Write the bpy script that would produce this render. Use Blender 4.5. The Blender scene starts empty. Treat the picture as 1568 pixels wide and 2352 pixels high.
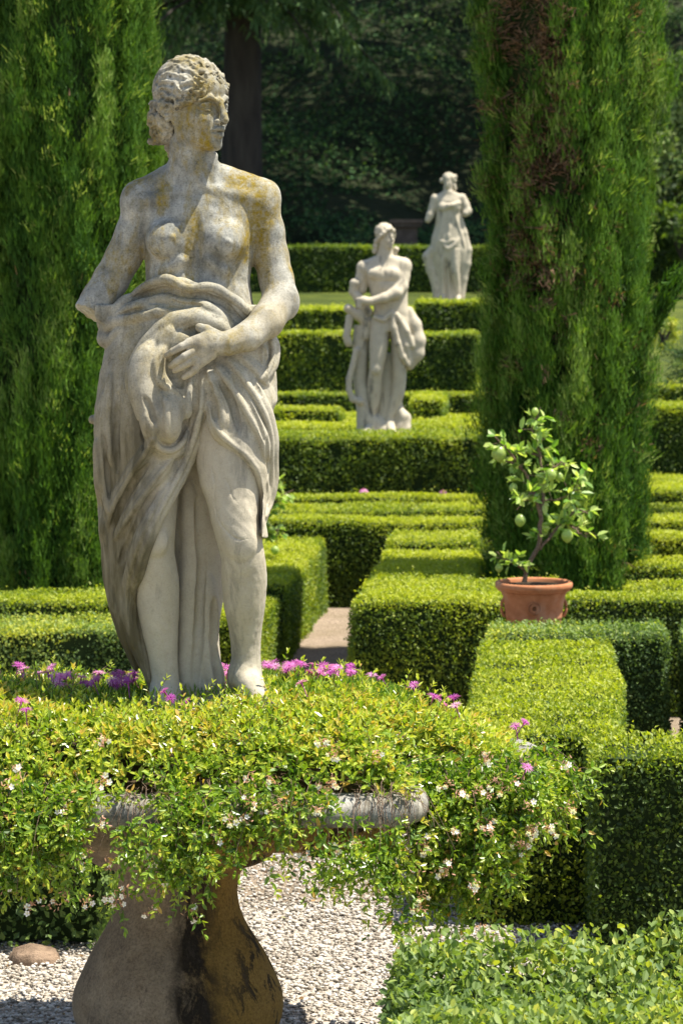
import bpy, math
import numpy as np
from mathutils import Vector

# ------------------------------------------------------------------ camera, world, sun
sc = bpy.context.scene
cam_d = bpy.data.cameras.new('camera'); cam = bpy.data.objects.new('camera', cam_d)
sc.collection.objects.link(cam); sc.camera = cam
cam.location = (0, 0, 2.4); cam.rotation_euler = (math.radians(90), 0, 0)
cam_d.sensor_fit = 'VERTICAL'; cam_d.sensor_height = 36.0; cam_d.sensor_width = 24.0
cam_d.lens = 85.0
cam_d.shift_y = -476.0 / 2352.0
cam_d.clip_end = 600; cam_d.clip_start = 0.1
cam_d.dof.use_dof = True; cam_d.dof.focus_distance = 7.35; cam_d.dof.aperture_fstop = 7.0

SUN_AZ = Vector((0.375, -0.03, 0.925)).normalized()
w = bpy.data.worlds.new("World"); sc.world = w; w.use_nodes = True
nt = w.node_tree; nt.nodes.clear()
sky = nt.nodes.new('ShaderNodeTexSky'); sky.sky_type = 'NISHITA'; sky.sun_disc = False
sky.sun_elevation = math.asin(SUN_AZ.z); sky.sun_rotation = math.atan2(SUN_AZ.x, SUN_AZ.y)
bg = nt.nodes.new('ShaderNodeBackground'); bg.inputs[1].default_value = 0.10
wo = nt.nodes.new('ShaderNodeOutputWorld')
nt.links.new(sky.outputs[0], bg.inputs[0]); nt.links.new(bg.outputs[0], wo.inputs[0])
sd = bpy.data.lights.new('sun', 'SUN'); sd.energy = 5.0; sd.angle = math.radians(0.5); sd.color = (1, 0.95, 0.85)
so = bpy.data.objects.new('sun', sd); sc.collection.objects.link(so)
so.rotation_euler = SUN_AZ.to_track_quat('Z', 'Y').to_euler(); so.location = (20, -5, 40)
sc.view_settings.view_transform = 'Standard'; sc.view_settings.look = 'None'
sc.view_settings.exposure = 1.27; sc.view_settings.gamma = 1.0

F = 5553.0; HZ = 700.0; CX = 784.0; EYE = 2.4
def wx(px, Y): return (px - CX) / F * Y
def wz(py, Y): return EYE - (py - HZ) / F * Y
rng = np.random.default_rng(7)

# ------------------------------------------------------------------ helpers
def tag(o, label=None, cat=None, group=None, kind=None):
    if label: o['label'] = label
    if cat: o['category'] = cat
    if group: o['group'] = group
    if kind: o['kind'] = kind
    return o
def empty(name, loc):
    o = bpy.data.objects.new(name, None); sc.collection.objects.link(o); o.location = loc; o.empty_display_size = 0.1
    return o
class MB:
    """collects polygons of several sizes as arrays, one mesh"""
    def __init__(s): s.v = []; s.f = []; s.t = []; s.m = []; s.n = 0; s.sm = []
    def add(s, v, f, tint=0.5, mat=0, smooth=False):
        v = np.asarray(v, np.float32).reshape(-1, 3); f = np.asarray(f, np.int64)
        if len(f) == 0: return
        s.v.append(v); s.f.append(f + s.n); s.n += len(v)
        t = np.broadcast_to(np.asarray(tint, np.float32), (len(f),)); s.t.append(t)
        s.m.append(np.full(len(f), mat, np.int32)); s.sm.append(np.full(len(f), smooth, bool))
    def build(s, name, mats, parent=None, origin=(0, 0, 0)):
        V = np.concatenate(s.v) - np.asarray(origin, np.float32)
        me = bpy.data.meshes.new(name)
        me.vertices.add(len(V)); me.vertices.foreach_set('co', V.ravel())
        sizes = np.concatenate([np.full(len(f), f.shape[1], np.int32) for f in s.f])
        loops = np.concatenate([f.ravel() for f in s.f]).astype(np.int32)
        me.loops.add(len(loops)); me.loops.foreach_set('vertex_index', loops)
        st = np.concatenate([[0], np.cumsum(sizes)[:-1]]).astype(np.int32)
        me.polygons.add(len(sizes)); me.polygons.foreach_set('loop_start', st)
        me.polygons.foreach_set('material_index', np.concatenate(s.m))
        me.polygons.foreach_set('use_smooth', np.concatenate(s.sm))
        a = me.attributes.new('tint', 'FLOAT', 'FACE'); a.data.foreach_set('value', np.concatenate(s.t))
        me.update(calc_edges=True)
        for m in (mats if isinstance(mats, (list, tuple)) else [mats]): me.materials.append(m)
        o = bpy.data.objects.new(name, me); sc.collection.objects.link(o)
        if parent is not None: o.parent = parent
        else: o.location = origin
        return o
def norm(a): return a / np.maximum(np.linalg.norm(a, axis=-1, keepdims=True), 1e-9)
def snoise(P, freq, seed=0, octs=3):
    """cheap smooth pseudo noise from sums of sines, about -1..1"""
    r = np.random.default_rng(seed); P = np.asarray(P, np.float32); out = 0; amp = 1; tot = 0
    for o in range(octs):
        for k in range(3):
            d = r.normal(size=3); d /= np.linalg.norm(d)
            d2 = r.normal(size=3); d2 /= np.linalg.norm(d2)
            ph = r.uniform(0, 6.28, 2)
            out = out + amp * np.sin((P @ d) * freq + ph[0] + 1.3 * np.sin((P @ d2) * freq * .7 + ph[1]))
            tot += amp * .6
        freq *= 2.1; amp *= .55
    return out / tot

OV = {  # leaf outlines in (along, across) units, closed
 'rhomb': [(0, 0), (.45, .5), (1, 0), (.45, -.5)],
 'oval': [(0, 0), (.25, .42), (.65, .46), (1, 0), (.65, -.46), (.25, -.42)],
 'blade': [(0, .5), (1, .15), (1, -.15), (0, -.5)],
}
def leaves(mb, P, D, N, L, W, tint, shape='rhomb', mat=0, fold=0.25):
    P = np.asarray(P, np.float32); n = len(P)
    if n == 0: return
    D = norm(D); S = norm(np.cross(D, N)); U = np.cross(S, D)
    L = np.broadcast_to(L, (n,)).reshape(-1, 1); W = np.broadcast_to(W, (n,)).reshape(-1, 1)
    o = OV[shape]; vs = []
    for a, b in o:
        vs.append(P + D * L * a + S * W * b + U * W * (abs(b) * fold) - U * L * (a * a * .12))
    V = np.stack(vs, 1); k = len(o)
    if k == 6:
        base = (np.arange(n) * 6)[:, None]
        f = np.concatenate([base + np.array([[0, 3, 2, 1]]), base + np.array([[0, 5, 4, 3]])])
        t = np.broadcast_to(np.asarray(tint, np.float32), (n,)); t = np.concatenate([t, t])
        mb.add(V.reshape(-1, 3), f, t, mat)
    else:
        f = (np.arange(n) * k)[:, None] + np.arange(k)[None, :]
        mb.add(V.reshape(-1, 3), f, tint, mat)
def tube(mb, pts, rad, seg=6, tint=.5, mat=0):
    pts = np.asarray(pts, float); n = len(pts); rad = np.broadcast_to(rad, (n,))
    T = norm(np.gradient(pts, axis=0)); up = np.array([0, 0, 1.]) if abs(T[0][2]) < .9 else np.array([1., 0, 0])
    A = norm(np.cross(T, up)); B = np.cross(T, A)
    th = np.arange(seg) / seg * 2 * np.pi
    V = pts[:, None] + rad[:, None, None] * (A[:, None] * np.cos(th)[None, :, None] + B[:, None] * np.sin(th)[None, :, None])
    i = np.arange(n - 1)[:, None] * seg; j = np.arange(seg)[None]; j2 = (j + 1) % seg
    f = np.stack([i + j, i + j2, i + seg + j2, i + seg + j], -1).reshape(-1, 4)
    mb.add(V.reshape(-1, 3), f, tint, mat, True)
def lathe(mb, prof, c, seg=48, tint=.5, mat=0, rfun=None):
    prof = np.asarray(prof, float); n = len(prof); th = np.arange(seg) / seg * 2 * np.pi
    V = np.zeros((n, seg, 3))
    for i, (r, z) in enumerate(prof):
        rr = r * (rfun(th, z) if rfun else 1)
        V[i, :, 0] = c[0] + rr * np.cos(th); V[i, :, 1] = c[1] + rr * np.sin(th); V[i, :, 2] = c[2] + z
    i = np.arange(n - 1)[:, None] * seg; j = np.arange(seg)[None]; j2 = (j + 1) % seg
    f = np.stack([i + j, i + j2, i + seg + j2, i + seg + j], -1).reshape(-1, 4)
    mb.add(V.reshape(-1, 3), f, tint, mat, True)
def box(mb, x0, x1, y0, y1, z0, z1, tint=.5, mat=0):
    v = [(x, y, z) for z in (z0, z1) for x, y in ((x0, y0), (x1, y0), (x1, y1), (x0, y1))]
    mb.add(v, [(0, 3, 2, 1), (4, 5, 6, 7), (0, 1, 5, 4), (1, 2, 6, 5), (2, 3, 7, 6), (3, 0, 4, 7)], tint, mat)

# ------------------------------------------------------------------ materials
class NT:
    def __init__(s, name):
        s.m = bpy.data.materials.new(name); s.m.use_nodes = True; s.t = s.m.node_tree; s.t.nodes.clear()
        s.out = s.t.nodes.new('ShaderNodeOutputMaterial')
    def n(s, typ, **kw):
        nd = s.t.nodes.new(typ)
        for k, v in kw.items():
            if k.startswith('i_'):
                nd.inputs[k[2:].replace('_', ' ')].default_value = v
            else: setattr(nd, k, v)
        return nd
    def l(s, a, b): s.t.links.new(a, b)
    def coords(s, scale=(1, 1, 1), loc=(0, 0, 0)):
        tc = s.n('ShaderNodeTexCoord'); mp = s.n('ShaderNodeMapping'); mp.inputs['Scale'].default_value = scale; mp.inputs['Location'].default_value = loc
        s.l(tc.outputs['Object'], mp.inputs[0]); return mp.outputs[0]
    def noise(s, scale, detail=4, rough=.55, vec=None, dist=0):
        nd = s.n('ShaderNodeTexNoise'); nd.inputs['Scale'].default_value = scale; nd.inputs['Detail'].default_value = detail
        nd.inputs['Roughness'].default_value = rough; nd.inputs['Distortion'].default_value = dist
        s.l(vec if vec is not None else s.coords(), nd.inputs['Vector']); return nd.outputs[0]
    def ramp(s, fac, stops, interp='LINEAR'):
        r = s.n('ShaderNodeValToRGB'); cr = r.color_ramp; cr.interpolation = interp
        while len(cr.elements) < len(stops): cr.elements.new(.5)
        for e, (p, c) in zip(cr.elements, stops):
            e.position = p; e.color = (c, c, c, 1) if isinstance(c, (int, float)) else (*c, 1)
        s.l(fac, r.inputs[0]); return r.outputs[0]
    def mix(s, fac, a, b, mode='MIX'):
        m = s.n('ShaderNodeMix', data_type='RGBA', blend_type=mode)
        if isinstance(fac, (int, float)): m.inputs[0].default_value = fac
        else: s.l(fac, m.inputs[0])
        for idx, c in ((6, a), (7, b)):
            if isinstance(c, tuple): m.inputs[idx].default_value = (*c, 1)
            else: s.l(c, m.inputs[idx])
        return m.outputs[2]
    def math(s, op, a, b=0.0):
        m = s.n('ShaderNodeMath', operation=op)
        for i, c in enumerate((a, b)):
            if isinstance(c, (int, float)): m.inputs[i].default_value = c
            else: s.l(c, m.inputs[i])
        return m.outputs[0]
    def bump(s, h, strength=.5, dist=.01, nrm=None):
        b = s.n('ShaderNodeBump'); b.inputs['Strength'].default_value = strength; b.inputs['Distance'].default_value = dist
        s.l(h, b.inputs['Height'])
        if nrm is not None: s.l(nrm, b.inputs['Normal'])
        return b.outputs[0]
    def princ(s, col, rough=.8, nrm=None, spec=.3):
        p = s.n('ShaderNodeBsdfPrincipled'); p.inputs['Roughness'].default_value = rough
        p.inputs['Specular IOR Level'].default_value = spec
        if isinstance(col, tuple): p.inputs['Base Color'].default_value = (*col, 1)
        else: s.l(col, p.inputs['Base Color'])
        if nrm is not None: s.l(nrm, p.inputs['Normal'])
        return p.outputs[0]
    def done(s, sh): s.l(sh, s.out.inputs[0]); return s.m

def leaf_mat(name, stops, transl=.35, rough=.5, spec=.35, tgain=1.4):
    k = NT(name); at = k.n('ShaderNodeAttribute', attribute_name='tint')
    col = k.ramp(at.outputs['Fac'], stops)
    p = k.princ(col, rough, spec=spec)
    tr = k.n('ShaderNodeBsdfTranslucent')
    tc = k.mix(1.0, col, (tgain, tgain * 1.05, tgain * .35), 'MULTIPLY'); k.l(tc, tr.inputs[0])
    mx = k.n('ShaderNodeMixShader'); mx.inputs[0].default_value = transl
    k.l(p, mx.inputs[1]); k.l(tr.outputs[0], mx.inputs[2])
    return k.done(mx.outputs[0])
M = {}
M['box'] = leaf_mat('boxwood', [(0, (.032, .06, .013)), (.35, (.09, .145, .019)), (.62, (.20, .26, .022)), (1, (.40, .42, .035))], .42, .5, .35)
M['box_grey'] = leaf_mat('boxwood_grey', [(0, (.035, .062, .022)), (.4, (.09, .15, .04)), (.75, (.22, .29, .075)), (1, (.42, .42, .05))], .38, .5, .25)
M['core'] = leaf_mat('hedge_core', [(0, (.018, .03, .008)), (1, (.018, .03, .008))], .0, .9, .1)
M['cyp'] = leaf_mat('cypress_sprays', [(0, (.06, .04, .022)), (.14, (.24, .14, .08)), (.18, (.012, .034, .007)), (.5, (.045, .11, .012)), (.8, (.10, .19, .018)), (1, (.26, .33, .09))], .3, .65, .12)
M['ivy'] = leaf_mat('ivy', [(0, (.012, .032, .014)), (.5, (.04, .09, .032)), (.8, (.10, .17, .05)), (1, (.22, .27, .10))], .2, .7, .08)
M['conifer'] = leaf_mat('conifer', [(0, (.02, .045, .014)), (.6, (.05, .10, .025)), (1, (.12, .18, .05))], .15, .6, .2)
M['abelia'] = leaf_mat('abelia', [(0, (.03, .07, .012)), (.3, (.085, .17, .015)), (.6, (.22, .32, .028)), (.88, (.45, .46, .06)), (1, (.5, .3, .07))], .38, .33, .5, 1.3)
M['citrus'] = leaf_mat('citrus', [(0, (.06, .15, .02)), (.5, (.17, .31, .035)), (1, (.44, .52, .15))], .4, .3, .6)
M['petal'] = leaf_mat('flower_petals', [(0, (.36, .05, .34)), (.5, (.58, .15, .48)), (1, (.72, .38, .62))], .4, .5, .2, 1.0)
M['white'] = leaf_mat('white_petals', [(0, (.5, .27, .18)), (.3, (.62, .36, .25)), (.32, (.85, .78, .72)), (1, (.9, .88, .85))], .35, .5, .2, 1.0)
M['soil'] = leaf_mat('soil', [(0, (.05, .035, .02)), (1, (.05, .035, .02))], 0, .95, .1)
def bark(name, a, b, sc_=(14, 14, 3)):
    k = NT(name); v = k.coords(sc_); n = k.noise(1, 5, .65, v)
    return k.done(k.princ(k.ramp(n, [(.3, a), (.7, b)]), .9, k.bump(n, .9, .03)))
M['bark'] = bark('bark', (.05, .035, .025), (.15, .11, .08))
M['bark_dark'] = bark('dark_bark', (.018, .013, .010), (.05, .04, .03), (6, 6, 1.2))
M['twig'] = bark('twig_bark', (.12, .07, .04), (.25, .18, .12), (60, 60, 60))

def stone(name, base_lo, base_hi, lichen=.5, zlo=0., zhi=1., dark=.4, cream=(.43, .38, .285), fine=1.0, bumps=.35, stain_shade=False):
    """weathered limestone; cream below zlo, greyer with ochre lichen above zhi (object z)"""
    k = NT(name); co = k.coords(); 
    big = k.noise(3.2, 5, .6, co); mid = k.noise(14, 6, .65, co); fin = k.noise(170, 4, .75, co); fin2 = k.noise(60, 5, .7, co)
    grey = k.mix(k.ramp(mid, [(.35, 0.), (.65, 1.)]), base_lo, base_hi)
    sep = k.n('ShaderNodeSeparateXYZ'); k.l(co, sep.inputs[0])
    mr = k.n('ShaderNodeMapRange'); mr.interpolation_type = 'SMOOTHSTEP'
    zz = k.math('ADD', sep.outputs[2], k.math('MULTIPLY', k.math('SUBTRACT', big, .5), .9))
    k.l(zz, mr.inputs[0]); mr.inputs[1].default_value = zlo; mr.inputs[2].default_value = zhi
    up = mr.outputs[0]
    cr = k.mix(k.ramp(mid, [(.3, 0.), (.75, 1.)]), tuple(c * .82 for c in cream), cream)
    col = k.mix(up, cr, grey)
    # ochre lichen in runs, mostly on the upper half
    vs = k.coords((1, 1, .38), (6.1, 2.4, 4.2)); ln = k.noise(8, 6, .70, vs, .3)
    lm = k.ramp(ln, [(.46, 0.), (.60, .9)]); lm = k.math('MULTIPLY', lm, k.math('ADD', k.math('MULTIPLY', up, lichen), lichen * .12))
    lm = k.math('MULTIPLY', lm, k.ramp(fin2, [(.32, .35), (.6, 1.)]))
    col = k.mix(lm, col, (.20, .14, .012))
    # dark algae streaks
    vd = k.coords((1, 1, .22)); dn = k.noise(11, 6, .7, vd, .2)
    dm = k.math('MULTIPLY', k.ramp(dn, [(.55, 0.), (.68, 1.)]), dark)
    col = k.mix(dm, col, (.085, .08, .065))
    sp = k.ramp(fin, [(.34, .5), (.5, 1.), (.66, 1.15)])
    spm = k.math('ADD', k.math('MULTIPLY', up, .5 * fine), .22 * fine)
    col = k.mix(spm, col, k.mix(1.0, col, sp, 'MULTIPLY'))
    pit = k.ramp(k.noise(38, 7, .8, co), [(.34, .35), (.44, 1.)]); col = k.mix(k.math('ADD', k.math('MULTIPLY', up, .5), .25), col, k.mix(1.0, col, pit, 'MULTIPLY'))
    if stain_shade:     # old water stains, brown at the foot, plus shade painted down the side
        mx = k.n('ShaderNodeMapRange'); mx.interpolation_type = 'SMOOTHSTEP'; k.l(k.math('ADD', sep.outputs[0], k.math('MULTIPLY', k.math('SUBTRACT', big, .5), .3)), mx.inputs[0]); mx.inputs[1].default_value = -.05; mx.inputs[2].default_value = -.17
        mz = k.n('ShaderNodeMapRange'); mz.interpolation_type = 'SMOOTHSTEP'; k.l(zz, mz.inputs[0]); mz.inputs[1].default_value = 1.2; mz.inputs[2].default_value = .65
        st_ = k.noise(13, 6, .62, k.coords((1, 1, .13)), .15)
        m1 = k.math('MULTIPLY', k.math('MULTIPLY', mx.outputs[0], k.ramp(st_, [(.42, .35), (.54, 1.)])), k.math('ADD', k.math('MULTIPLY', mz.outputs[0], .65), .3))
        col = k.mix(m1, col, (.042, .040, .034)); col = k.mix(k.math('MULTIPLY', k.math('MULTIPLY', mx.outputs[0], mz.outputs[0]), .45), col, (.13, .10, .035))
    n1 = k.bump(mid, bumps, .009); n2 = k.bump(fin, .35, .0025, n1); n3 = k.bump(fin2, .35, .003, n2)
    return k.done(k.princ(col, .88, n3, .2))
M['stone1'] = stone('weathered_stone', (.135, .135, .115), (.345, .335, .285), 1.0, .95, 1.4, .6, (.43, .38, .285))
M['stone_drape'] = stone('weathered_drapery_stone', (.21, .20, .16), (.38, .355, .28), .55, .55, 1.35, .55, stain_shade=True)
M['stone_hair'] = stone('lichened_stone', (.11, .10, .07), (.38, .355, .285), .8, -2, -1, .6, bumps=.8)
M['stone2'] = stone('pale_marble', (.40, .35, .27), (.52, .46, .36), .0, 5, 6, .85, (.48, .42, .31), .9)
M['stone_rim'] = stone('rim_stone', (.09, .088, .08), (.34, .32, .275), .3, -2, -1, .9)
def baluster_mat():
    k = NT('stained_stone'); co = k.coords(); mid = k.noise(12, 6, .65, co); fin = k.noise(120, 5, .75, co)
    s1 = k.noise(5.5, 5, .6, k.coords((1, 1, .16)), .25); s2 = k.noise(16, 8, .75, k.coords((1, 1, .5)), .4); big = k.noise(4, 5, .6, co)
    sep = k.n('ShaderNodeSeparateXYZ'); k.l(co, sep.inputs[0])
    x = k.math('ADD', sep.outputs[0], k.math('MULTIPLY', k.math('SUBTRACT', s1, .5), .22))
    col = k.mix(k.ramp(mid, [(.3, 0.), (.7, 1.)]), (.16, .12, .075), (.26, .205, .135))
    col = k.mix(k.math('MULTIPLY', k.ramp(big, [(.45, 0.), (.6, 1.)]), .5), col, (.085, .068, .05))
    # ochre growth on one side, one black run of algae beside it, broken into flecks at its rim
    xr = k.math('ADD', k.math('MULTIPLY', x, 1.6), .5)
    col = k.mix(k.ramp(xr, [(.56, 0.), (.66, .85)]), col, (.20, .12, .022))
    band = k.ramp(xr, [(.47, 0.), (.58, 1.), (.65, 1.), (.75, 0.)]); fleck = k.ramp(xr, [(.62, 0.), (.95, 1.)])
    col = k.mix(k.math('MULTIPLY', band, k.ramp(s2, [(.36, .15), (.50, 1.)])), col, (.022, .017, .011))
    col = k.mix(k.math('MULTIPLY', fleck, k.ramp(s2, [(.52, 0.), (.56, .95)])), col, (.022, .018, .012))
    col = k.mix(k.math('MULTIPLY', k.ramp(s2, [(.58, 0.), (.64, .6)]), .8), col, (.05, .04, .03))
    col = k.mix(.6, col, k.mix(1.0, col, k.ramp(fin, [(.35, .4), (.6, 1.25)]), 'MULTIPLY'))
    return k.done(k.princ(col, .9, k.bump(fin, .6, .004, k.bump(s2, .5, .006, k.bump(mid, .6, .012))), .15))
M['baluster'] = baluster_mat()
k = NT('terracotta'); n = k.noise(18, 5, .6); n2 = k.noise(5, 4, .6)
col = k.mix(k.ramp(n, [(.35, 0.), (.7, 1.)]), (.31, .115, .045), (.44, .18, .08)); col = k.mix(k.ramp(n2, [(.48, 0.), (.7, .75)]), col, (.42, .26, .16))
M['terra'] = k.done(k.princ(col, .8, k.bump(n, .3, .004), .25))
k = NT('gravel_stones'); at = k.n('ShaderNodeAttribute', attribute_name='tint'); n = k.noise(90, 3)
col = k.ramp(at.outputs['Fac'], [(0, (.13, .105, .075)), (.2, (.25, .21, .16)), (.6, (.41, .365, .30)), (1, (.54, .50, .44))])
M['pebble'] = k.done(k.princ(k.mix(.25, col, k.mix(1.0, col, k.ramp(n, [(.3, .5), (.7, 1.2)]), 'MULTIPLY')), .75, None, .3))
k = NT('ground_gravel'); vo = k.n('ShaderNodeTexVoronoi'); vo.inputs['Scale'].default_value = 55; k.l(k.coords(), vo.inputs['Vector'])
sepc = k.n('ShaderNodeSeparateColor'); k.l(vo.outputs['Color'], sepc.inputs[0])
col = k.ramp(sepc.outputs[0], [(0, (.26, .22, .17)), (.5, (.36, .31, .25)), (1, (.48, .43, .36))])
M['gravel'] = k.done(k.princ(col, .9, k.bump(k.ramp(vo.outputs['Distance'], [(0, 1.), (.6, 0.)]), .8, .012), .2))
k = NT('path_gravel'); n = k.noise(70, 5, .7); n2 = k.noise(2.5, 4)
col = k.mix(k.ramp(n2, [(.4, 0.), (.65, .8)]), k.ramp(n, [(.38, (.14, .10, .07)), (.6, (.42, .33, .24))]), (.22, .17, .11))
M['path'] = k.done(k.princ(col, .95, k.bump(n, 1., .02), .1))
k = NT('lawn_ground'); n = k.noise(1.2, 5, .6); n2 = k.noise(60, 3)
col = k.ramp(n, [(.35, (.035, .05, .010)), (.65, (.085, .105, .018))]); col = k.mix(.4, col, k.mix(1.0, col, k.ramp(n2, [(.3, .4), (.7, 1.5)]), 'MULTIPLY'))
M['lawn'] = k.done(k.princ(col, .9, k.bump(n2, .8, .03), .1))
k = NT('hill_earth'); n = k.noise(.8, 6, .65)
M['earth'] = k.done(k.princ(k.ramp(n, [(.3, (.012, .018, .008)), (.7, (.035, .04, .02))]), .95, k.bump(n, .8, .2), .05))
k = NT('rough_rock'); n = k.noise(7, 7, .7)
M['rock'] = k.done(k.princ(k.ramp(n, [(.35, (.09, .06, .04)), (.65, (.30, .21, .14))]), .9, k.bump(n, 1., .03), .15))
k = NT('dark_pier_stone'); n = k.noise(5, 6, .7)
M['pier'] = k.done(k.princ(k.ramp(n, [(.3, (.05, .038, .03)), (.7, (.11, .085, .07))]), .9, k.bump(n, .8, .02), .1))

# ------------------------------------------------------------------ ground
def terrain(y):
    return np.interp(y, [0, 23.5, 25.5, 28, 30, 34, 36, 44, 46, 48, 70, 90], [0, 0, .45, .8, 1.2, 1.9, 2.15, 2.62, 2.75, 3.2, 15, 22])
ys = np.concatenate([np.linspace(-30, 23, 12), np.linspace(23.5, 48, 60), np.linspace(49, 90, 40)]); xs = np.linspace(-60, 60, 61)
X, Y = np.meshgrid(xs, ys); Z = terrain(Y) + np.where(Y > 47, 0.5 * np.sin(X * .7 + Y * .3) * np.cos(Y * .5), 0)
nx = len(xs); ii = (np.arange(len(ys) - 1)[:, None] * nx + np.arange(nx - 1)[None]).ravel()
ff = np.stack([ii, ii + 1, ii + nx + 1, ii + nx], 1); fy = Y[:-1, :-1].ravel()
mb = MB(); V = np.stack([X, Y, Z], -1)
for lo, hi, mt in ((-99, 23, 0), (23, 47, 1), (47, 200, 2)):
    sel = (fy >= lo) & (fy < hi); mb.add(V.reshape(-1, 3), ff[sel], .5, mt, True)
tag(mb.build('ground', [M['gravel'], M['lawn'], M['earth']]), 'pale gravel ground rising to lawn and a dark hillside', 'ground', kind='structure')
mb = MB(); mb.add([(-4.5, 9.7, .004), (6, 9.7, .004), (6, 22.9, .004), (-4.5, 22.9, .004)], [(0, 1, 2, 3)])
tag(mb.build('path', M['path']), 'brown earthy gravel path running between the clipped hedges', 'path', kind='structure')

# loose pebbles, as low poly stones
def ico():
    t = (1 + 5 ** .5) / 2
    v = norm(np.array([(-1, t, 0), (1, t, 0), (-1, -t, 0), (1, -t, 0), (0, -1, t), (0, 1, t), (0, -1, -t), (0, 1, -t), (t, 0, -1), (t, 0, 1), (-t, 0, -1), (-t, 0, 1)], float))
    f = [(0, 11, 5), (0, 5, 1), (0, 1, 7), (0, 7, 10), (0, 10, 11), (1, 5, 9), (5, 11, 4), (11, 10, 2), (10, 7, 6), (7, 1, 8), (3, 9, 4), (3, 4, 2), (3, 2, 6), (3, 6, 8), (3, 8, 9), (4, 9, 5), (2, 4, 11), (6, 2, 10), (8, 6, 7), (9, 8, 1)]
    return v, np.array(f)
IV, IF = ico()
mb = MB()
n = 64000; px = rng.uniform(-2.0, 1.6, n); py = 7.6 + (rng.uniform(0, 1, n) ** .9) * 4.6
r = .0042 + .0065 * rng.uniform(0, 1, n) ** 2; sc3 = np.stack([r * rng.uniform(.9, 1.6, n), r * rng.uniform(.8, 1.2, n), r * rng.uniform(.45, .75, n)], 1)
a = rng.uniform(0, 6.28, n); ca, sa = np.cos(a), np.sin(a)
q = IV[None] * rng.uniform(.85, 1.15, (n, 12, 1)) * sc3[:, None]
qq = np.stack([q[..., 0] * ca[:, None] - q[..., 1] * sa[:, None], q[..., 0] * sa[:, None] + q[..., 1] * ca[:, None], q[..., 2]], -1)
qq += np.stack([px, py, rng.uniform(0, .012, n)], 1)[:, None]
mb.add(qq.reshape(-1, 3), (np.arange(n)[:, None, None] * 12 + IF[None]).reshape(-1, 3), np.repeat(rng.uniform(0, 1, n), 20), 0, True)
tag(mb.build('pebbles', M['pebble']), 'loose white and beige pebbles covering the gravel court', 'gravel', kind='stuff')

# litter on the gravel: dry leaves and fallen petals
mb = MB(); n = 420; P = np.stack([rng.uniform(-1.6, 1.2, n), rng.uniform(7.7, 11.5, n), np.full(n, .016)], 1); D = rng.normal(size=(n, 3)) * np.array([1, 1, .15])
leaves(mb, P, D, np.array([0, 0, 1.]) + rng.normal(0, .35, (n, 3)), rng.uniform(.008, .026, n), rng.uniform(.005, .012, n), rng.uniform(0, 1, n), 'oval')
tag(mb.build('leaf_litter', leaf_mat('dry_leaves', [(0, (.12, .07, .03)), (.6, (.30, .19, .08)), (.8, (.16, .22, .04)), (1, (.5, .35, .3))], .1, .7, .1)), 'dry leaves and petals fallen on the gravel', 'leaf litter', kind='stuff')

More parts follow.
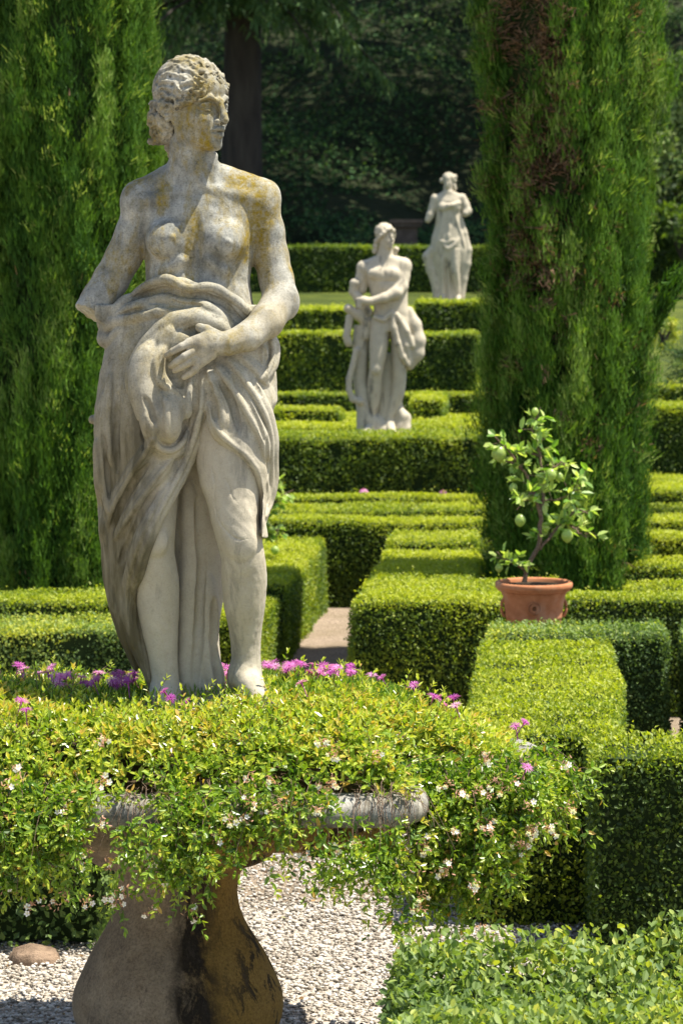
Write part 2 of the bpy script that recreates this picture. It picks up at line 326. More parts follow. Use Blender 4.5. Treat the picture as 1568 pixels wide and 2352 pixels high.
# ------------------------------------------------------------------ clipped hedges
def hedge(x0, x1, y0, y1, z1, label, z0=0., shear=.075, mat='box', dens=1., yel=.0, lsz=None, rough=1., group='clipped box hedges of the parterre', top_bias=.32, seed=None, backd=.3):
    h = z1 - z0; Ym = max(5., (y0 + y1) / 2); sd_ = int((x0 * 31 + y0 * 97 + z1 * 13) * 10) & 0xffff if seed is None else seed
    r = np.random.default_rng(sd_); L = lsz or max(.019, 2.6 * Ym / 2415); mb = MB(); e = .035 * rough
    # core: subdivided box, slightly uneven
    def face(o, a, b, na, nb):
        na = max(2, int(na)); nb = max(2, int(nb)); A, B = np.meshgrid(np.linspace(0, 1, na), np.linspace(0, 1, nb), indexing='ij')
        P = np.array(o) + A[..., None] * np.array(a) + B[..., None] * np.array(b)
        P = P.reshape(-1, 3); i = (np.arange(na - 1)[:, None] * nb + np.arange(nb - 1)[None]).ravel()
        f = np.stack([i, i + nb, i + nb + 1, i + 1], 1); return P, f
    def warp(P):
        P = P.copy(); wob = np.stack([snoise(P, 5, sd_ + 1), snoise(P, 5, sd_ + 2), snoise(P, 4, sd_ + 3)], 1) * np.array([.02, .02, .016]) * rough
        P = P + wob; P[:, 0] += shear * (P[:, 1] - y0); return P
    X0, X1, Y0, Y1 = x0 + e, x1 - e, y0 + e, y1 - e; Zt = z1 - e
    sx, sy = X1 - X0, Y1 - Y0; st = .09
    for o, a, b, la, lb in (((X0, Y0, z0), (sx, 0, 0), (0, 0, Zt - z0), sx, h), ((X0, Y1, z0), (0, -sy, 0), (0, 0, Zt - z0), sy, h), ((X1, Y0, z0), (0, sy, 0), (0, 0, Zt - z0), sy, h),
                            ((X1, Y1, z0), (-sx, 0, 0), (0, 0, Zt - z0), sx, h), ((X0, Y0, Zt), (sx, 0, 0), (0, sy, 0), sx, sy)):
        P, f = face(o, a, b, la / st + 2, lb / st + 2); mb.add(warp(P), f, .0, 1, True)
    # leaves on the five faces
    per = 2.0 / (L * L * .55) * dens
    for nrm_, area, kind in ((np.array([0, -1., 0]), sx * h, 'f'), (np.array([-1., 0, 0]), sy * h, 'l'), (np.array([1., 0, 0]), sy * h, 'r'), (np.array([0, 1., 0]), sx * h * backd, 'b'), (np.array([0, 0, 1.]), sx * sy, 't')):
        n = int(area * per); 
        if n < 1: continue
        u, v = r.uniform(0, 1, (2, n)); d = r.uniform(-.03, .012, n) * rough * max(1, L / .03) ** .5
        if kind == 'f': P = np.stack([x0 + u * (x1 - x0), np.full(n, y0), z0 + v * h], 1)
        if kind == 'b': P = np.stack([x0 + u * (x1 - x0), np.full(n, y1), z0 + v * h], 1)
        if kind == 'l': P = np.stack([np.full(n, x0), y0 + u * (y1 - y0), z0 + v * h], 1)
        if kind == 'r': P = np.stack([np.full(n, x1), y0 + u * (y1 - y0), z0 + v * h], 1)
        if kind == 't':
            P = np.stack([x0 + u * (x1 - x0), y0 + v * (y1 - y0), np.full(n, z1)], 1)
            d += .012 * rough * np.sin(P[:, 1] * 9 + 2 * snoise(P * np.array([.4, 1, 1]), 6, sd_ + 9))
        if kind == 't':      # softly rounded clipping edges
            ed = np.minimum(np.minimum(P[:, 0] - x0, x1 - P[:, 0]), np.minimum(P[:, 1] - y0, y1 - P[:, 1])); d -= np.clip(.05 - ed, 0, 1) * .55
        else: d -= np.clip(P[:, 2] - (z1 - .05), 0, 1) * .55
        # small gaps where the leaves stand back
        g = snoise(P, 16, sd_ + 5, 2); d = d - np.clip(g - .35, 0, 1) * .05 * rough
        thin = snoise(P, 7, sd_ + 6, 2) + r.normal(0, .35, n) > -.95 if kind == 't' else snoise(P, 9, sd_ + 6, 2) + r.normal(0, .4, n) > -1.15
        P = P + nrm_ * d[:, None]; P = P[thin]; g = g[thin]; m = len(P)
        cl = snoise(P, 3.2, sd_ + 8, 3)
        stray = r.uniform(0, 1, m) < .012; P[stray] += (nrm_ * .6 + np.array([0, 0, .6])) * r.uniform(.01, .05, (stray.sum(), 1))
        hz = np.clip((P[:, 2] - z0) / h, 0, 1)
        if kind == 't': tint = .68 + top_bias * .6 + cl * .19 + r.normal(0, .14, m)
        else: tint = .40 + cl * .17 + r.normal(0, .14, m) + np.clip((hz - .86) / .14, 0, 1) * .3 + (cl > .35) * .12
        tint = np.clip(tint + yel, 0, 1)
        P = warp(P)
        rv = r.normal(size=(m, 3)); up = np.array([0, 0, 1.])
        D = norm(rv) * .9 + nrm_ * .55 + up * .45
        N = norm(nrm_[None] * .8 + up * .35 + r.normal(size=(m, 3)) * .65)
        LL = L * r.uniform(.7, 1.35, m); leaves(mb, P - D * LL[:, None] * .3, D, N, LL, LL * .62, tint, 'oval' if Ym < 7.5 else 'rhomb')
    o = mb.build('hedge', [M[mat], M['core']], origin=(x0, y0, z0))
    return tag(o, label, 'hedge', group)
G1 = 'clipped box hedges of the parterre'
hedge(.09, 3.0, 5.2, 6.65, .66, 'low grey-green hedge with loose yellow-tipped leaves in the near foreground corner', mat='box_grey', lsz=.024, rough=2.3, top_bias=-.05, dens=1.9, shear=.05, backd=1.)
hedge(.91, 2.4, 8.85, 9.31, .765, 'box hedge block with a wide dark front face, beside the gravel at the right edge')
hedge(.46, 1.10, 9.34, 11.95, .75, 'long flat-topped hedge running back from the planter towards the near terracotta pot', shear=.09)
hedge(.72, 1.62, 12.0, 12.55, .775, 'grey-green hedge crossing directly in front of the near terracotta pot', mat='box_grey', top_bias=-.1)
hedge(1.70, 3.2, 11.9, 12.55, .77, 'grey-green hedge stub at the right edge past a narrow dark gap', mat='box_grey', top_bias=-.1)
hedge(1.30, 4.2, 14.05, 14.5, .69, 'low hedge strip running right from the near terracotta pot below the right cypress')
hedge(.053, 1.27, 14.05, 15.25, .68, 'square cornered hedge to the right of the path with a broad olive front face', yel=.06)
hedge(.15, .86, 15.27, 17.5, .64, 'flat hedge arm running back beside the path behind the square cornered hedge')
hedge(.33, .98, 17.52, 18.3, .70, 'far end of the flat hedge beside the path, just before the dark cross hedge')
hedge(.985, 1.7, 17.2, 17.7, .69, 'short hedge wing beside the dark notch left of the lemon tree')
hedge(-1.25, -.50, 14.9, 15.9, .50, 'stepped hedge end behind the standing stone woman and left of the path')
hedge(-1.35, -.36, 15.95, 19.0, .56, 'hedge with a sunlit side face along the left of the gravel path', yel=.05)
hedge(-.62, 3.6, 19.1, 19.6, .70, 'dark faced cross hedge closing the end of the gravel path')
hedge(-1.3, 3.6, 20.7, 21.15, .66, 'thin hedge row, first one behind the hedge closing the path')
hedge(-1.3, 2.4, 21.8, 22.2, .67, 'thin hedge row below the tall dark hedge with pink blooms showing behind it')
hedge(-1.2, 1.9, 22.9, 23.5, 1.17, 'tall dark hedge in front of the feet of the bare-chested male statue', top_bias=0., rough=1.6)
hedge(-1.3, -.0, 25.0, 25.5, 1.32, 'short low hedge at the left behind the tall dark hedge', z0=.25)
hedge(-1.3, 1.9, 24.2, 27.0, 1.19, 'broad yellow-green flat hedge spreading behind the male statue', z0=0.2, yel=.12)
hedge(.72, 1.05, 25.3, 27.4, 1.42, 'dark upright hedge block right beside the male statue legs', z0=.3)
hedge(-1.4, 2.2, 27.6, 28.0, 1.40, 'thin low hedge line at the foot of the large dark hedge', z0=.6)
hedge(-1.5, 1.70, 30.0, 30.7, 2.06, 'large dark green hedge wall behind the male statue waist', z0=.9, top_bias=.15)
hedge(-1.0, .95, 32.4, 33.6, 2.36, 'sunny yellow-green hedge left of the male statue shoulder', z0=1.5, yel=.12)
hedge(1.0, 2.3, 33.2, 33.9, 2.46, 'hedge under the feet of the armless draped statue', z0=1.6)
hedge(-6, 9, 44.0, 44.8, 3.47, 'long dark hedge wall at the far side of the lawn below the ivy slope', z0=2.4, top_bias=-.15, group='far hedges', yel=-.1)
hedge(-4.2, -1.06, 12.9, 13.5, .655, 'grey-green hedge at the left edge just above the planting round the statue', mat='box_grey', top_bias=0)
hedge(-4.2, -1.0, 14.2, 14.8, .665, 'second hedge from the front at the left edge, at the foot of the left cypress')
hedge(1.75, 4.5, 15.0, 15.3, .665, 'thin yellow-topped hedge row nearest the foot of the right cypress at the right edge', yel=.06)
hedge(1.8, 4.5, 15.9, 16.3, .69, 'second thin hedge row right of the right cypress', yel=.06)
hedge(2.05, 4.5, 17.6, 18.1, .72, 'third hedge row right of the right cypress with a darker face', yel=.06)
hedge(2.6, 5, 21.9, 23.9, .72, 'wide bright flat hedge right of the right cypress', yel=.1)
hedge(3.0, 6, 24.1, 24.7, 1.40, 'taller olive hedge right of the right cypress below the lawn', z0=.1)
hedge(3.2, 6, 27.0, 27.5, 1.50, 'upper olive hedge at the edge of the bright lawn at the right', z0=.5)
# rough shrub bed at the lower left with stones
hedge(-1.9, -.82, 8.95, 9.9, .60, 'loose untrimmed box bush at the lower left behind the stone baluster', mat='box_grey', lsz=.030, rough=2.6, top_bias=.1, dens=1.0, group='loose bushes', yel=.12)

def rock(c, s, seed, label):
    r = np.random.default_rng(seed); mb = MB(); th = np.linspace(0, np.pi, 13); ph = np.linspace(0, 2 * np.pi, 25)[:-1]
    T, Pp = np.meshgrid(th, ph, indexing='ij'); D = np.stack([np.sin(T) * np.cos(Pp), np.sin(T) * np.sin(Pp), np.cos(T)], -1).reshape(-1, 3)
    R = 1 + .22 * snoise(D, 2.4, seed, 4) + .08 * snoise(D, 11, seed + 1, 3); cr = D * R[:, None]; cr = np.sign(cr) * np.abs(cr) ** .75 * np.array(s)
    i = (np.arange(12)[:, None] * 24); j = np.arange(24)[None]; f = np.stack([i + j, i + 24 + j, i + 24 + (j + 1) % 24, i + (j + 1) % 24], -1).reshape(-1, 4)
    mb.add(cr + np.array(c), f, .5, 0, True); tag(mb.build('rock', M['rock'], origin=c), label, 'rock', 'rocks edging the bed')
rock((-1.12, 8.84, .008), (.095, .07, .045), 3, 'flat brown rock lying on the gravel at the foot of the loose left bush')
rock((-1.31, 8.72, .0), (.07, .06, .04), 5, 'dark brown rock at the lower left edge of the picture')

# ------------------------------------------------------------------ cypresses
def cypress(cx, cy, z0, ztop, prof, label, seed, brown=None):
    root = empty('cypress', (cx, cy, z0)); tag(root, label, 'tree', 'columnar cypresses'); r = np.random.default_rng(seed)
    zz = [p[0] for p in prof]; rr = [p[1] for p in prof]; R = lambda z: np.interp(z, zz, rr)
    o3 = (cx, cy, z0)
    tb = MB(); tube(tb, [(cx, cy, z0), (cx + .02, cy, z0 + 1), (cx, cy, z0 + 3), (cx, cy, ztop * .93)], [.16, .13, .1, .02], 10); tb.build('trunk', M['bark'], root, o3)
    mb = MB(); zs = np.linspace(z0 + .02, ztop - .05, 50); th = np.linspace(0, 2 * np.pi, 41)[:-1]
    ZZ, TT = np.meshgrid(zs, th, indexing='ij'); pts = np.stack([np.cos(TT) * 1.2, np.sin(TT) * 1.2, ZZ], -1)
    rad = (R(ZZ) - .135) * (1 + .05 * snoise(pts.reshape(-1, 3), 3, seed).reshape(ZZ.shape)); rad = np.maximum(rad, .02)
    Vc = np.stack([cx + rad * np.cos(TT), cy + rad * np.sin(TT), ZZ], -1); i = (np.arange(49)[:, None] * 40); j = np.arange(40)[None]
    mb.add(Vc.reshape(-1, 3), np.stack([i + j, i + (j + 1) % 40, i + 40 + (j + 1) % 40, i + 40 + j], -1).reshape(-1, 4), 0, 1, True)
    NP = 900; pz = z0 - .2 + (ztop - z0) * r.uniform(0, 1, NP) ** 1.1; pt = r.uniform(0, 2 * np.pi, NP); plen = r.uniform(.3, .95, NP); po = r.normal(-.06, .045, NP); ptint = r.normal(0, .13, NP); m_ = 20
    k1 = r.uniform(0, 1, (NP, m_)); z = (pz[:, None] + plen[:, None] * k1).ravel(); t = (pt[:, None] + r.normal(0, .055, (NP, m_)) * (1.1 - k1)).ravel()
    poff = (po[:, None] + .05 * np.sin(k1 * 2.6)).ravel(); pti = (ptint[:, None] + .12 * k1).ravel()
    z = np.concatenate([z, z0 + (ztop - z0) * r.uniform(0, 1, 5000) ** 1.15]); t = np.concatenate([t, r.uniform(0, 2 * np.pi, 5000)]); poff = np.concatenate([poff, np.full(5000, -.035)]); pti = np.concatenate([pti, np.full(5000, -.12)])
    ok = (z > z0 + .01) & (z < ztop) & ~((np.sin(t) > .35) & (r.uniform(0, 1, len(z)) < .6)); z = z[ok]; t = t[ok]; poff = poff[ok]; pti = pti[ok]; n = len(z)
    q = np.stack([np.cos(t) * 1.5, np.sin(t) * 1.5, z * .22], 1)
    cl = .35 * snoise(q, 15, seed + 3, 3) + .6 * snoise(q * np.array([1, 1, 2.2]), 6, seed + 7, 2); cl2 = snoise(np.stack([np.cos(t), np.sin(t), z * .8], 1), 2.2, seed + 4)
    rad = R(z) + poff + .05 * cl + .025 * cl2 + r.normal(0, .018, n)
    out = np.stack([np.cos(t), np.sin(t), np.zeros(n)], 1); B = np.stack([cx + rad * np.cos(t), cy + rad * np.sin(t), z], 1) - out * .05
    low = np.clip(1 - (z - z0) / 1.6, 0, 1)
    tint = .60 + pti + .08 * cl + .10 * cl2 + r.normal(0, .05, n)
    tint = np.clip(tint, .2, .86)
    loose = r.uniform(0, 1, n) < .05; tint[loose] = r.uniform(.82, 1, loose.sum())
    if brown is not None:
        bm = brown(t, z) + r.normal(0, .22, n) + .35 * snoise(np.stack([t * 2, t, z * 2.5], 1), 3.3, 77, 3) > .5; tint[bm] = r.uniform(.0, .15, bm.sum()) ; rad[bm] -= .03
        B[bm] -= out[bm] * .03
    K = 26
    up = np.stack([out[:, 0] * .22, out[:, 1] * .22, np.ones(n)], 1)
    up[loose] = out[loose] * 1.0 + np.array([0, 0, .7])
    if brown is not None: up[bm] = out[bm] * .9 + r.normal(0, .8, (bm.sum(), 3))
    for kk in range(K):
        D = norm(up + r.normal(0, .26, (n, 3))); L = r.uniform(.03, .065, n) * (1 - .25 * low); st = B + r.normal(0, .028, (n, 3)) + D * r.uniform(-.04, .05, n)[:, None]
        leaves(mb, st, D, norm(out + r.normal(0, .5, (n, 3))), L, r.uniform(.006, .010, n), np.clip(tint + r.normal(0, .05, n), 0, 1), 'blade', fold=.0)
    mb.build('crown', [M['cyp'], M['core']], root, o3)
    return root
c1 = cypress(-1.85, 16.2, 0, 8.2, [(0, .50), (.5, .60), (2.4, .62), (3.0, .64), (3.5, .64), (4.4, .60), (6, .5), (7.6, .25), (8.2, .03)], 'dense columnar cypress filling the left edge behind the stone woman', 11)
def brown_fn(t, z):
    a = np.mod(t - math.radians(238), 2 * np.pi); a = np.minimum(a, 2 * np.pi - a)
    return np.exp(-(a / .55) ** 2) * np.clip((z - 1.9) / .7, 0, 1) * .75
c2 = cypress(1.52, 16.2, 0, 8.4, [(0, .50), (.45, .55), (1.5, .555), (2.8, .55), (3.3, .56), (4.0, .61), (4.4, .62), (6, .52), (7.6, .28), (8.4, .03)], 'columnar cypress with a brown dead patch right of the two far statues', 12, brown_fn)
# stub limb of the right cypress
mb = MB(); r_ = np.random.default_rng(5); A = np.array([2.04, 16.1, 2.2]); Bp = np.array([2.22, 16.05, 2.58]); tt = r_.uniform(0, 1, 900)
Pq = A + (Bp - A) * tt[:, None] + r_.normal(0, .028, (900, 3)) * (.7 + .7 * tt[:, None]); leaves(mb, Pq, norm(Bp - A) + r_.normal(0, .3, (900, 3)), r_.normal(size=(900, 3)), .06, .014, r_.uniform(.3, .7, 900), 'blade')
tube(mb, [A, (A + Bp) / 2, Bp], [.04, .03, .02], 8, 0, 1)
mb.build('limb', [M['cyp'], M['core']], c2, (1.52, 16.2, 0))

# ------------------------------------------------------------------ hillside with ivy, trees, far items
def hillz(x, y): return terrain(y) + np.where(y > 47, 0.5 * np.sin(x * .7 + y * .3) * np.cos(y * .5), 0)
mb = MB(); r = np.random.default_rng(21); n = 70000
px = r.uniform(-9, 11, n); py = 46.2 + 22 * r.uniform(0, 1, n) ** 1.2; keep = np.abs(px) < .16 * py + 1.5; px = px[keep]; py = py[keep]; n = len(px)
q = np.stack([px, py, px * 0], 1); cl = snoise(q, 1.1, 31, 4); pz = hillz(px, py) + .35 + .55 * cl + r.uniform(-.15, .1, n)
N = norm(np.array([0, -.5, .85]) + r.normal(0, .45, (n, 3))); D = norm(np.array([0, -.7, -.3]) + r.normal(0, .8, (n, 3)))
leaves(mb, np.stack([px, py, pz], 1), D, N, r.uniform(.06, .12, n), r.uniform(.05, .10, n), np.clip(.5 + .28 * cl + .5 * np.clip(snoise(q * np.array([.5, 1, 1]), .8, 35, 3) - .25, 0, 1) + r.normal(0, .15, n), 0, 1), 'rhomb')  # broad tint lift paints sunlit patches into the ivy
tag(mb.build('ivy', M['ivy']), 'dark ivy and undergrowth covering the shaded hillside', 'ivy', kind='stuff')

def clump_cloud(mb, c, rad, n, r, L, tint0=.5, squash=1., clumps=40, droop=0.):
    cc = norm(r.normal(size=(clumps, 3))) * r.uniform(.45, 1, (clumps, 1)) ** .5 * np.array(rad) + np.array(c)
    idx = r.integers(0, clumps, n); P = cc[idx] + r.normal(size=(n, 3)) * np.array(rad) * .17
    ct = r.normal(0, .12, clumps)[idx]
    D = r.normal(size=(n, 3)) + np.array([0, 0, -droop]); leaves(mb, P, D, r.normal(size=(n, 3)) + np.array([0, 0, .7]), r.uniform(.7, 1.3, n) * L, r.uniform(.35, .6, n) * L, np.clip(tint0 + ct + r.normal(0, .12, n), 0, 1), 'rhomb')
def hill_tree(x, y, h, rt, rad, cz, label, seed, n=9000, mat='conifer', L=.32):
    z0 = float(hillz(np.array(x), np.array(y))) - .2; root = empty('tree', (x, y, z0)); tag(root, label, 'tree', 'tall trees on the hillside'); r = np.random.default_rng(seed)
    mb = MB(); tube(mb, [(x, y, z0), (x + .05, y, z0 + h * .35), (x - .1, y + .1, z0 + h * .7), (x, y, z0 + h)], [rt * 1.25, rt, rt * .7, .05], 14)
    for k_ in range(9):
        zb = cz + r.uniform(-.8, .8) * rad[2] * .6; a_ = r.uniform(0, 6.28); e = np.array([x + math.cos(a_) * rad[0] * .8, y + math.sin(a_) * rad[1] * .8, zb + r.uniform(-.3, .9)])
        tube(mb, [(x, y, zb), (np.array([x, y, zb]) + e) / 2 + np.array([0, 0, .2]), e], [rt * .3, rt * .2, .03], 6)
    mb.build('trunk', M['bark_dark'], root, (x, y, z0))
    mb = MB(); clump_cloud(mb, (x, y, cz), rad, n, r, L, .4, clumps=70, droop=.6); mb.build('crown', M[mat], root, (x, y, z0)); return root
t0 = hill_tree(-1.98, 47.5, 15, .36, (4.6, 4.2, 2.6), 12.3, 'tall fir with a thick dark trunk behind the stone woman head', 41, 12000)
hill_tree(4.2, 50, 16, .42, (5.2, 4.6, 3.0), 15.2, 'unseen tall tree added to shade the dark middle of the hillside', 42, 12000)  # from here on: out-of-view trees added to cast shade on the slope
hill_tree(10.5, 48, 16, .42, (5.0, 5.0, 3.4), 15.5, 'unseen tall tree added beyond the right cypress to shade the hillside', 43, 12000)
hill_tree(-7.5, 50, 15, .40, (4.6, 4.5, 3.0), 14.0, 'unseen tall tree added beyond the left cypress to shade the hillside', 44, 9000)
hill_tree(3.9, 57, 17, .42, (6.5, 4.6, 3.4), 19.5, 'unseen tall tree added high up at the back to shade the hillside', 45, 11000)
hill_tree(14.5, 55, 18, .42, (6.0, 5.0, 4.4), 20.5, 'unseen tall tree added at the back right to shade the hillside', 46, 9000)
# drooping boughs of the fir reaching into the frame
mb = MB(); r = np.random.default_rng(51)
for k_ in range(34):
    a_ = r.uniform(-2.9, -.2); R_ = r.uniform(1.6, 4.4); zb = r.uniform(8.3, 10.2); st = np.array([-1.98, 47.5, zb]); e = st + np.array([math.cos(a_) * R_, math.sin(a_) * R_ * .7, -r.uniform(.6, 1.8)])
    if e[0] > 2.6: e[0] = 2.6
    u = np.linspace(0, 1, 8)[:, None]; P = st + (e - st) * u + np.array([0, 0, .5]) * np.sin(u * np.pi); tube(mb, P, np.linspace(.05, .012, 8), 5, 0, 1)
    m = 420; q = r.uniform(.15, 1, m); Q = st + (e - st) * q[:, None] + np.array([0, 0, .5]) * np.sin(q * np.pi)[:, None]
    side = r.normal(0, .16 + .12 * (1 - q), m)[:, None] * np.array([-math.sin(a_), math.cos(a_), 0]); Q = Q + side - np.array([0, 0, 1]) * np.abs(r.normal(0, .18, m))[:, None]
    leaves(mb, Q, np.array([0, 0, -1.]) + r.normal(0, .4, (m, 3)), r.normal(size=(m, 3)), r.uniform(.1, .22, m), .045, np.clip(r.normal(.6, .2, m), 0, 1), 'blade')
mb.build('bough', [M['conifer'], M['bark_dark']], t0, (-1.98, 47.5, float(hillz(np.array(-1.98), np.array(47.5))) - .2))
# shrubs in front of the hillside, some catching the sun
def shrub(c, rad, n, L, mat, tint, label, seed, name='shrub', clumps=24):
    r = np.random.default_rng(seed); root = empty(name, (c[0], c[1], c[2] - rad[2])); tag(root, label, 'shrub', 'shrubs below the hillside')
    mb = MB(); b = np.array([c[0], c[1], c[2] - rad[2]])
    for k_ in range(5): tube(mb, [b, b + np.array([r.uniform(-.3, .3) * rad[0], r.uniform(-.3, .3) * rad[1], rad[2] * .7]), b + np.array([r.uniform(-.7, .7) * rad[0], r.uniform(-.6, .6) * rad[1], rad[2] * 1.4])], [.03, .02, .006], 5)
    mb.build('stem', M['bark_dark'], root, tuple(b))
    mb = MB(); clump_cloud(mb, c, rad, n, r, L, tint, clumps=clumps); mb.build('foliage', M[mat], root, tuple(b))
shrub((6.0, 43.0, 6.4), (1.0, .8, .55), 2600, .14, 'box_grey', .45, 'pale sunlit shrub high at the right edge', 61)
shrub((5.9, 42.5, 5.0), (1.0, .8, .8), 3600, .14, 'ivy', .95, 'mixed green shrub in the middle of the right edge above the lawn', 62)
shrub((5.9, 42.0, 3.9), (1.1, .8, .7), 3600, .14, 'box', .15, 'rounded green shrub at the right edge just above the far hedge wall', 63)
shrub((3.75, 28.3, 2.05), (.17, .15, .19), 800, .05, 'box_grey', .8, 'small pale yellow bush beside the right cypress below its stub limb', 64, clumps=16)
shrub((3.95, 27.5, 1.55), (.32, .25, .24), 1100, .05, 'box_grey', .7, 'leafy pale bush at the right edge on the lawn border', 66, clumps=16)
# spiky plant at the right edge
root = empty('spiky_plant', (3.1, 20.8, .0)); tag(root, 'dark spiky plant fanning out at the right edge beside the right cypress', 'plant')
mb = MB(); r = np.random.default_rng(65); tube(mb, [(3.1, 20.8, 0), (3.08, 20.8, 1), (3.1, 20.8, 1.85)], [.06, .05, .05], 8); mb.build('stem', M['bark'], root, (3.1, 20.8, 0))
mb = MB()
for k_ in range(46):
    a_ = r.uniform(0, 6.28); el = r.uniform(-.4, 1.1); D = np.array([math.cos(a_) * math.cos(el), math.sin(a_) * math.cos(el) * .7, math.sin(el)]); LL = r.uniform(.3, .5)
    P = np.array([3.1, 20.8, 1.85]) + D * LL * np.linspace(0, .9, 16)[:, None] - np.array([0, 0, .12]) * (np.linspace(0, 1, 16) ** 2)[:, None]
    leaves(mb, np.repeat(P, 2, 0), D + r.normal(0, .6, (32, 3)), r.normal(size=(32, 3)), .09, .01, r.uniform(.1, .6, 32), 'blade')
mb.build('foliage', M['conifer'], root, (3.1, 20.8, 0))
# brown stone pier beyond the far hedge
root = empty('stone_pier', (1.22, 45.6, 2.7)); tag(root, 'brown stone pier with a cap behind the far hedge wall, between the two far statues', 'pier')
mb = MB(); box(mb, .99, 1.42, 45.4, 45.8, 2.5, 3.86); mb.build('shaft', M['pier'], root, (1.22, 45.6, 2.7))
mb = MB(); box(mb, .93, 1.50, 45.33, 45.87, 3.862, 3.93); box(mb, .90, 1.53, 45.3, 45.9, 3.933, 4.0); mb.build('cap', M['pier'], root, (1.22, 45.6, 2.7))

# ------------------------------------------------------------------ stone planter on its baluster
PX, PY = -.51, 7.62
planter = empty('stone_planter', (PX, PY, 0)); tag(planter, 'lobed stone planter basin raised on a stained baluster in the foreground', 'planter')
PO = (PX, PY, 0)
def rounded(poly, r_, seg=6):
    out = []; n = len(poly)
    for i in range(n):
        p0, p1, p2 = (np.array(poly[(i + d) % n], float) for d in (-1, 0, 1)); a = p0 - p1; b = p2 - p1
        la, lb = np.linalg.norm(a), np.linalg.norm(b); rr = min(r_[i] if isinstance(r_, list) else r_, la * .48, lb * .48)
        A = p1 + a / la * rr; B = p1 + b / lb * rr
        for t in np.linspace(0, 1, seg): out.append((1 - t) ** 2 * A + 2 * t * (1 - t) * p1 + t * t * B)
    return np.array(out)
pl = [(-.735, -.65), (.735, -.65), (.735, -.37), (1.13, -.37), (1.13, .37), (.735, .37), (.735, .65), (-.735, .65), (-.735, .37), (-1.13, .37), (-1.13, -.37), (-.735, -.37)]
rim = rounded(pl, [.26, .26, .05, .22, .22, .05, .26, .26, .05, .22, .22, .05], 9)
# resample evenly
def resample(P, n):
    Q = np.vstack([P, P[:1]]); d = np.concatenate([[0], np.cumsum(np.linalg.norm(np.diff(Q, axis=0), axis=1))]); t = np.linspace(0, d[-1], n, endpoint=False)
    return np.stack([np.interp(t, d, Q[:, 0]), np.interp(t, d, Q[:, 1])], 1)
rim = resample(rim, 320); T = norm(np.roll(rim, -1, 0) - np.roll(rim, 1, 0)); RN = np.stack([T[:, 1], -T[:, 0]], 1)
for _ in range(3): RN = norm(np.roll(RN, 1, 0) + RN + np.roll(RN, -1, 0))
def ring_mesh(mb, prof, jit=.003):
    vs = []
    for o, z in prof:
        p = rim + RN * o; q = np.concatenate([p, np.full((len(p), 1), z)], 1); q = q + snoise(q, 9, 8)[:, None] * jit * np.concatenate([RN, np.full((len(p), 1), .6)], 1); vs.append(q)
    V = np.stack(vs); n = len(rim); i = np.arange(len(prof) - 1)[:, None] * n; j = np.arange(n)[None]; j2 = (j + 1) % n
    mb.add(V.reshape(-1, 3) + np.array([PX, PY, 0]), np.stack([i + j, i + j2, i + n + j2, i + n + j], -1).reshape(-1, 4), .5, 0, True)
    return V
mb = MB(); Vr = ring_mesh(mb, [(-.09, .885), (-.05, .886), (-.012, .889), (.012, .897), (.026, .912), (.031, .93), (.028, .95), (.016, .966), (-.004, .976), (-.03, .98), (-.07, .978), (-.09, .968), (-.096, .93), (-.098, .90)])
mb.build('rim', M['stone_rim'], planter, PO)
mb = MB(); V2 = ring_mesh(mb, [(-.30, .772), (-.13, .80), (-.075, .803), (-.062, .812), (-.058, .83), (-.06, .868), (-.05, .884)], .004)
cpt = np.array([[PX, PY, .765]]); n = len(rim); base = V2[0] + np.array([PX, PY, 0])
mb.add(np.concatenate([base, cpt]), [(j, n, (j + 1) % n) for j in range(n)], .5, 0, True); mb.build('bowl', M['baluster'], planter, PO)
mb = MB(); q = rim + RN * -.09; mb.add(np.concatenate([np.concatenate([q, np.full((n, 1), .955)], 1) + np.array([PX, PY, 0]), [[PX, PY, 1.0]]]), [(j, (j + 1) % n, n) for j in range(n)], .5); mb.build('soil', M['soil'], planter, PO)
mb = MB()
prof = [(.38, 0), (.38, .05), (.27, .055), (.275, .075), (.30, .11), (.322, .16), (.328, .20), (.324, .24), (.306, .285), (.281, .34), (.249, .395), (.215, .45), (.194, .50), (.185, .55), (.188, .59), (.200, .625), (.232, .65), (.255, .66), (.285, .667), (.30, .68), (.302, .695), (.33, .705), (.36, .73), (.38, .765), (.385, .80)]
P = np.array(prof); zi = np.linspace(0, 1, 120); tpar = np.linspace(0, 1, len(P)); prof2 = np.stack([np.interp(zi, tpar, P[:, 0]), np.interp(zi, tpar, P[:, 1])], 1)
for _ in range(2): prof2[1:-1, 0] = (prof2[:-2, 0] + prof2[1:-1, 0] * 2 + prof2[2:, 0]) / 4
lathe(mb, prof2, (PX - .005, PY, 0), 128, rfun=lambda th, z: 1 + .018 * np.cos(4 * th + .6) + .02 * np.exp(-(np.mod(th - 4.45, 6.283) - 0) ** 2 / .012) + .006 * np.sin(7 * th + z * 9) + .005 * np.sin(23 * z + 3 * th))
mb.build('baluster', M['baluster'], planter, PO)

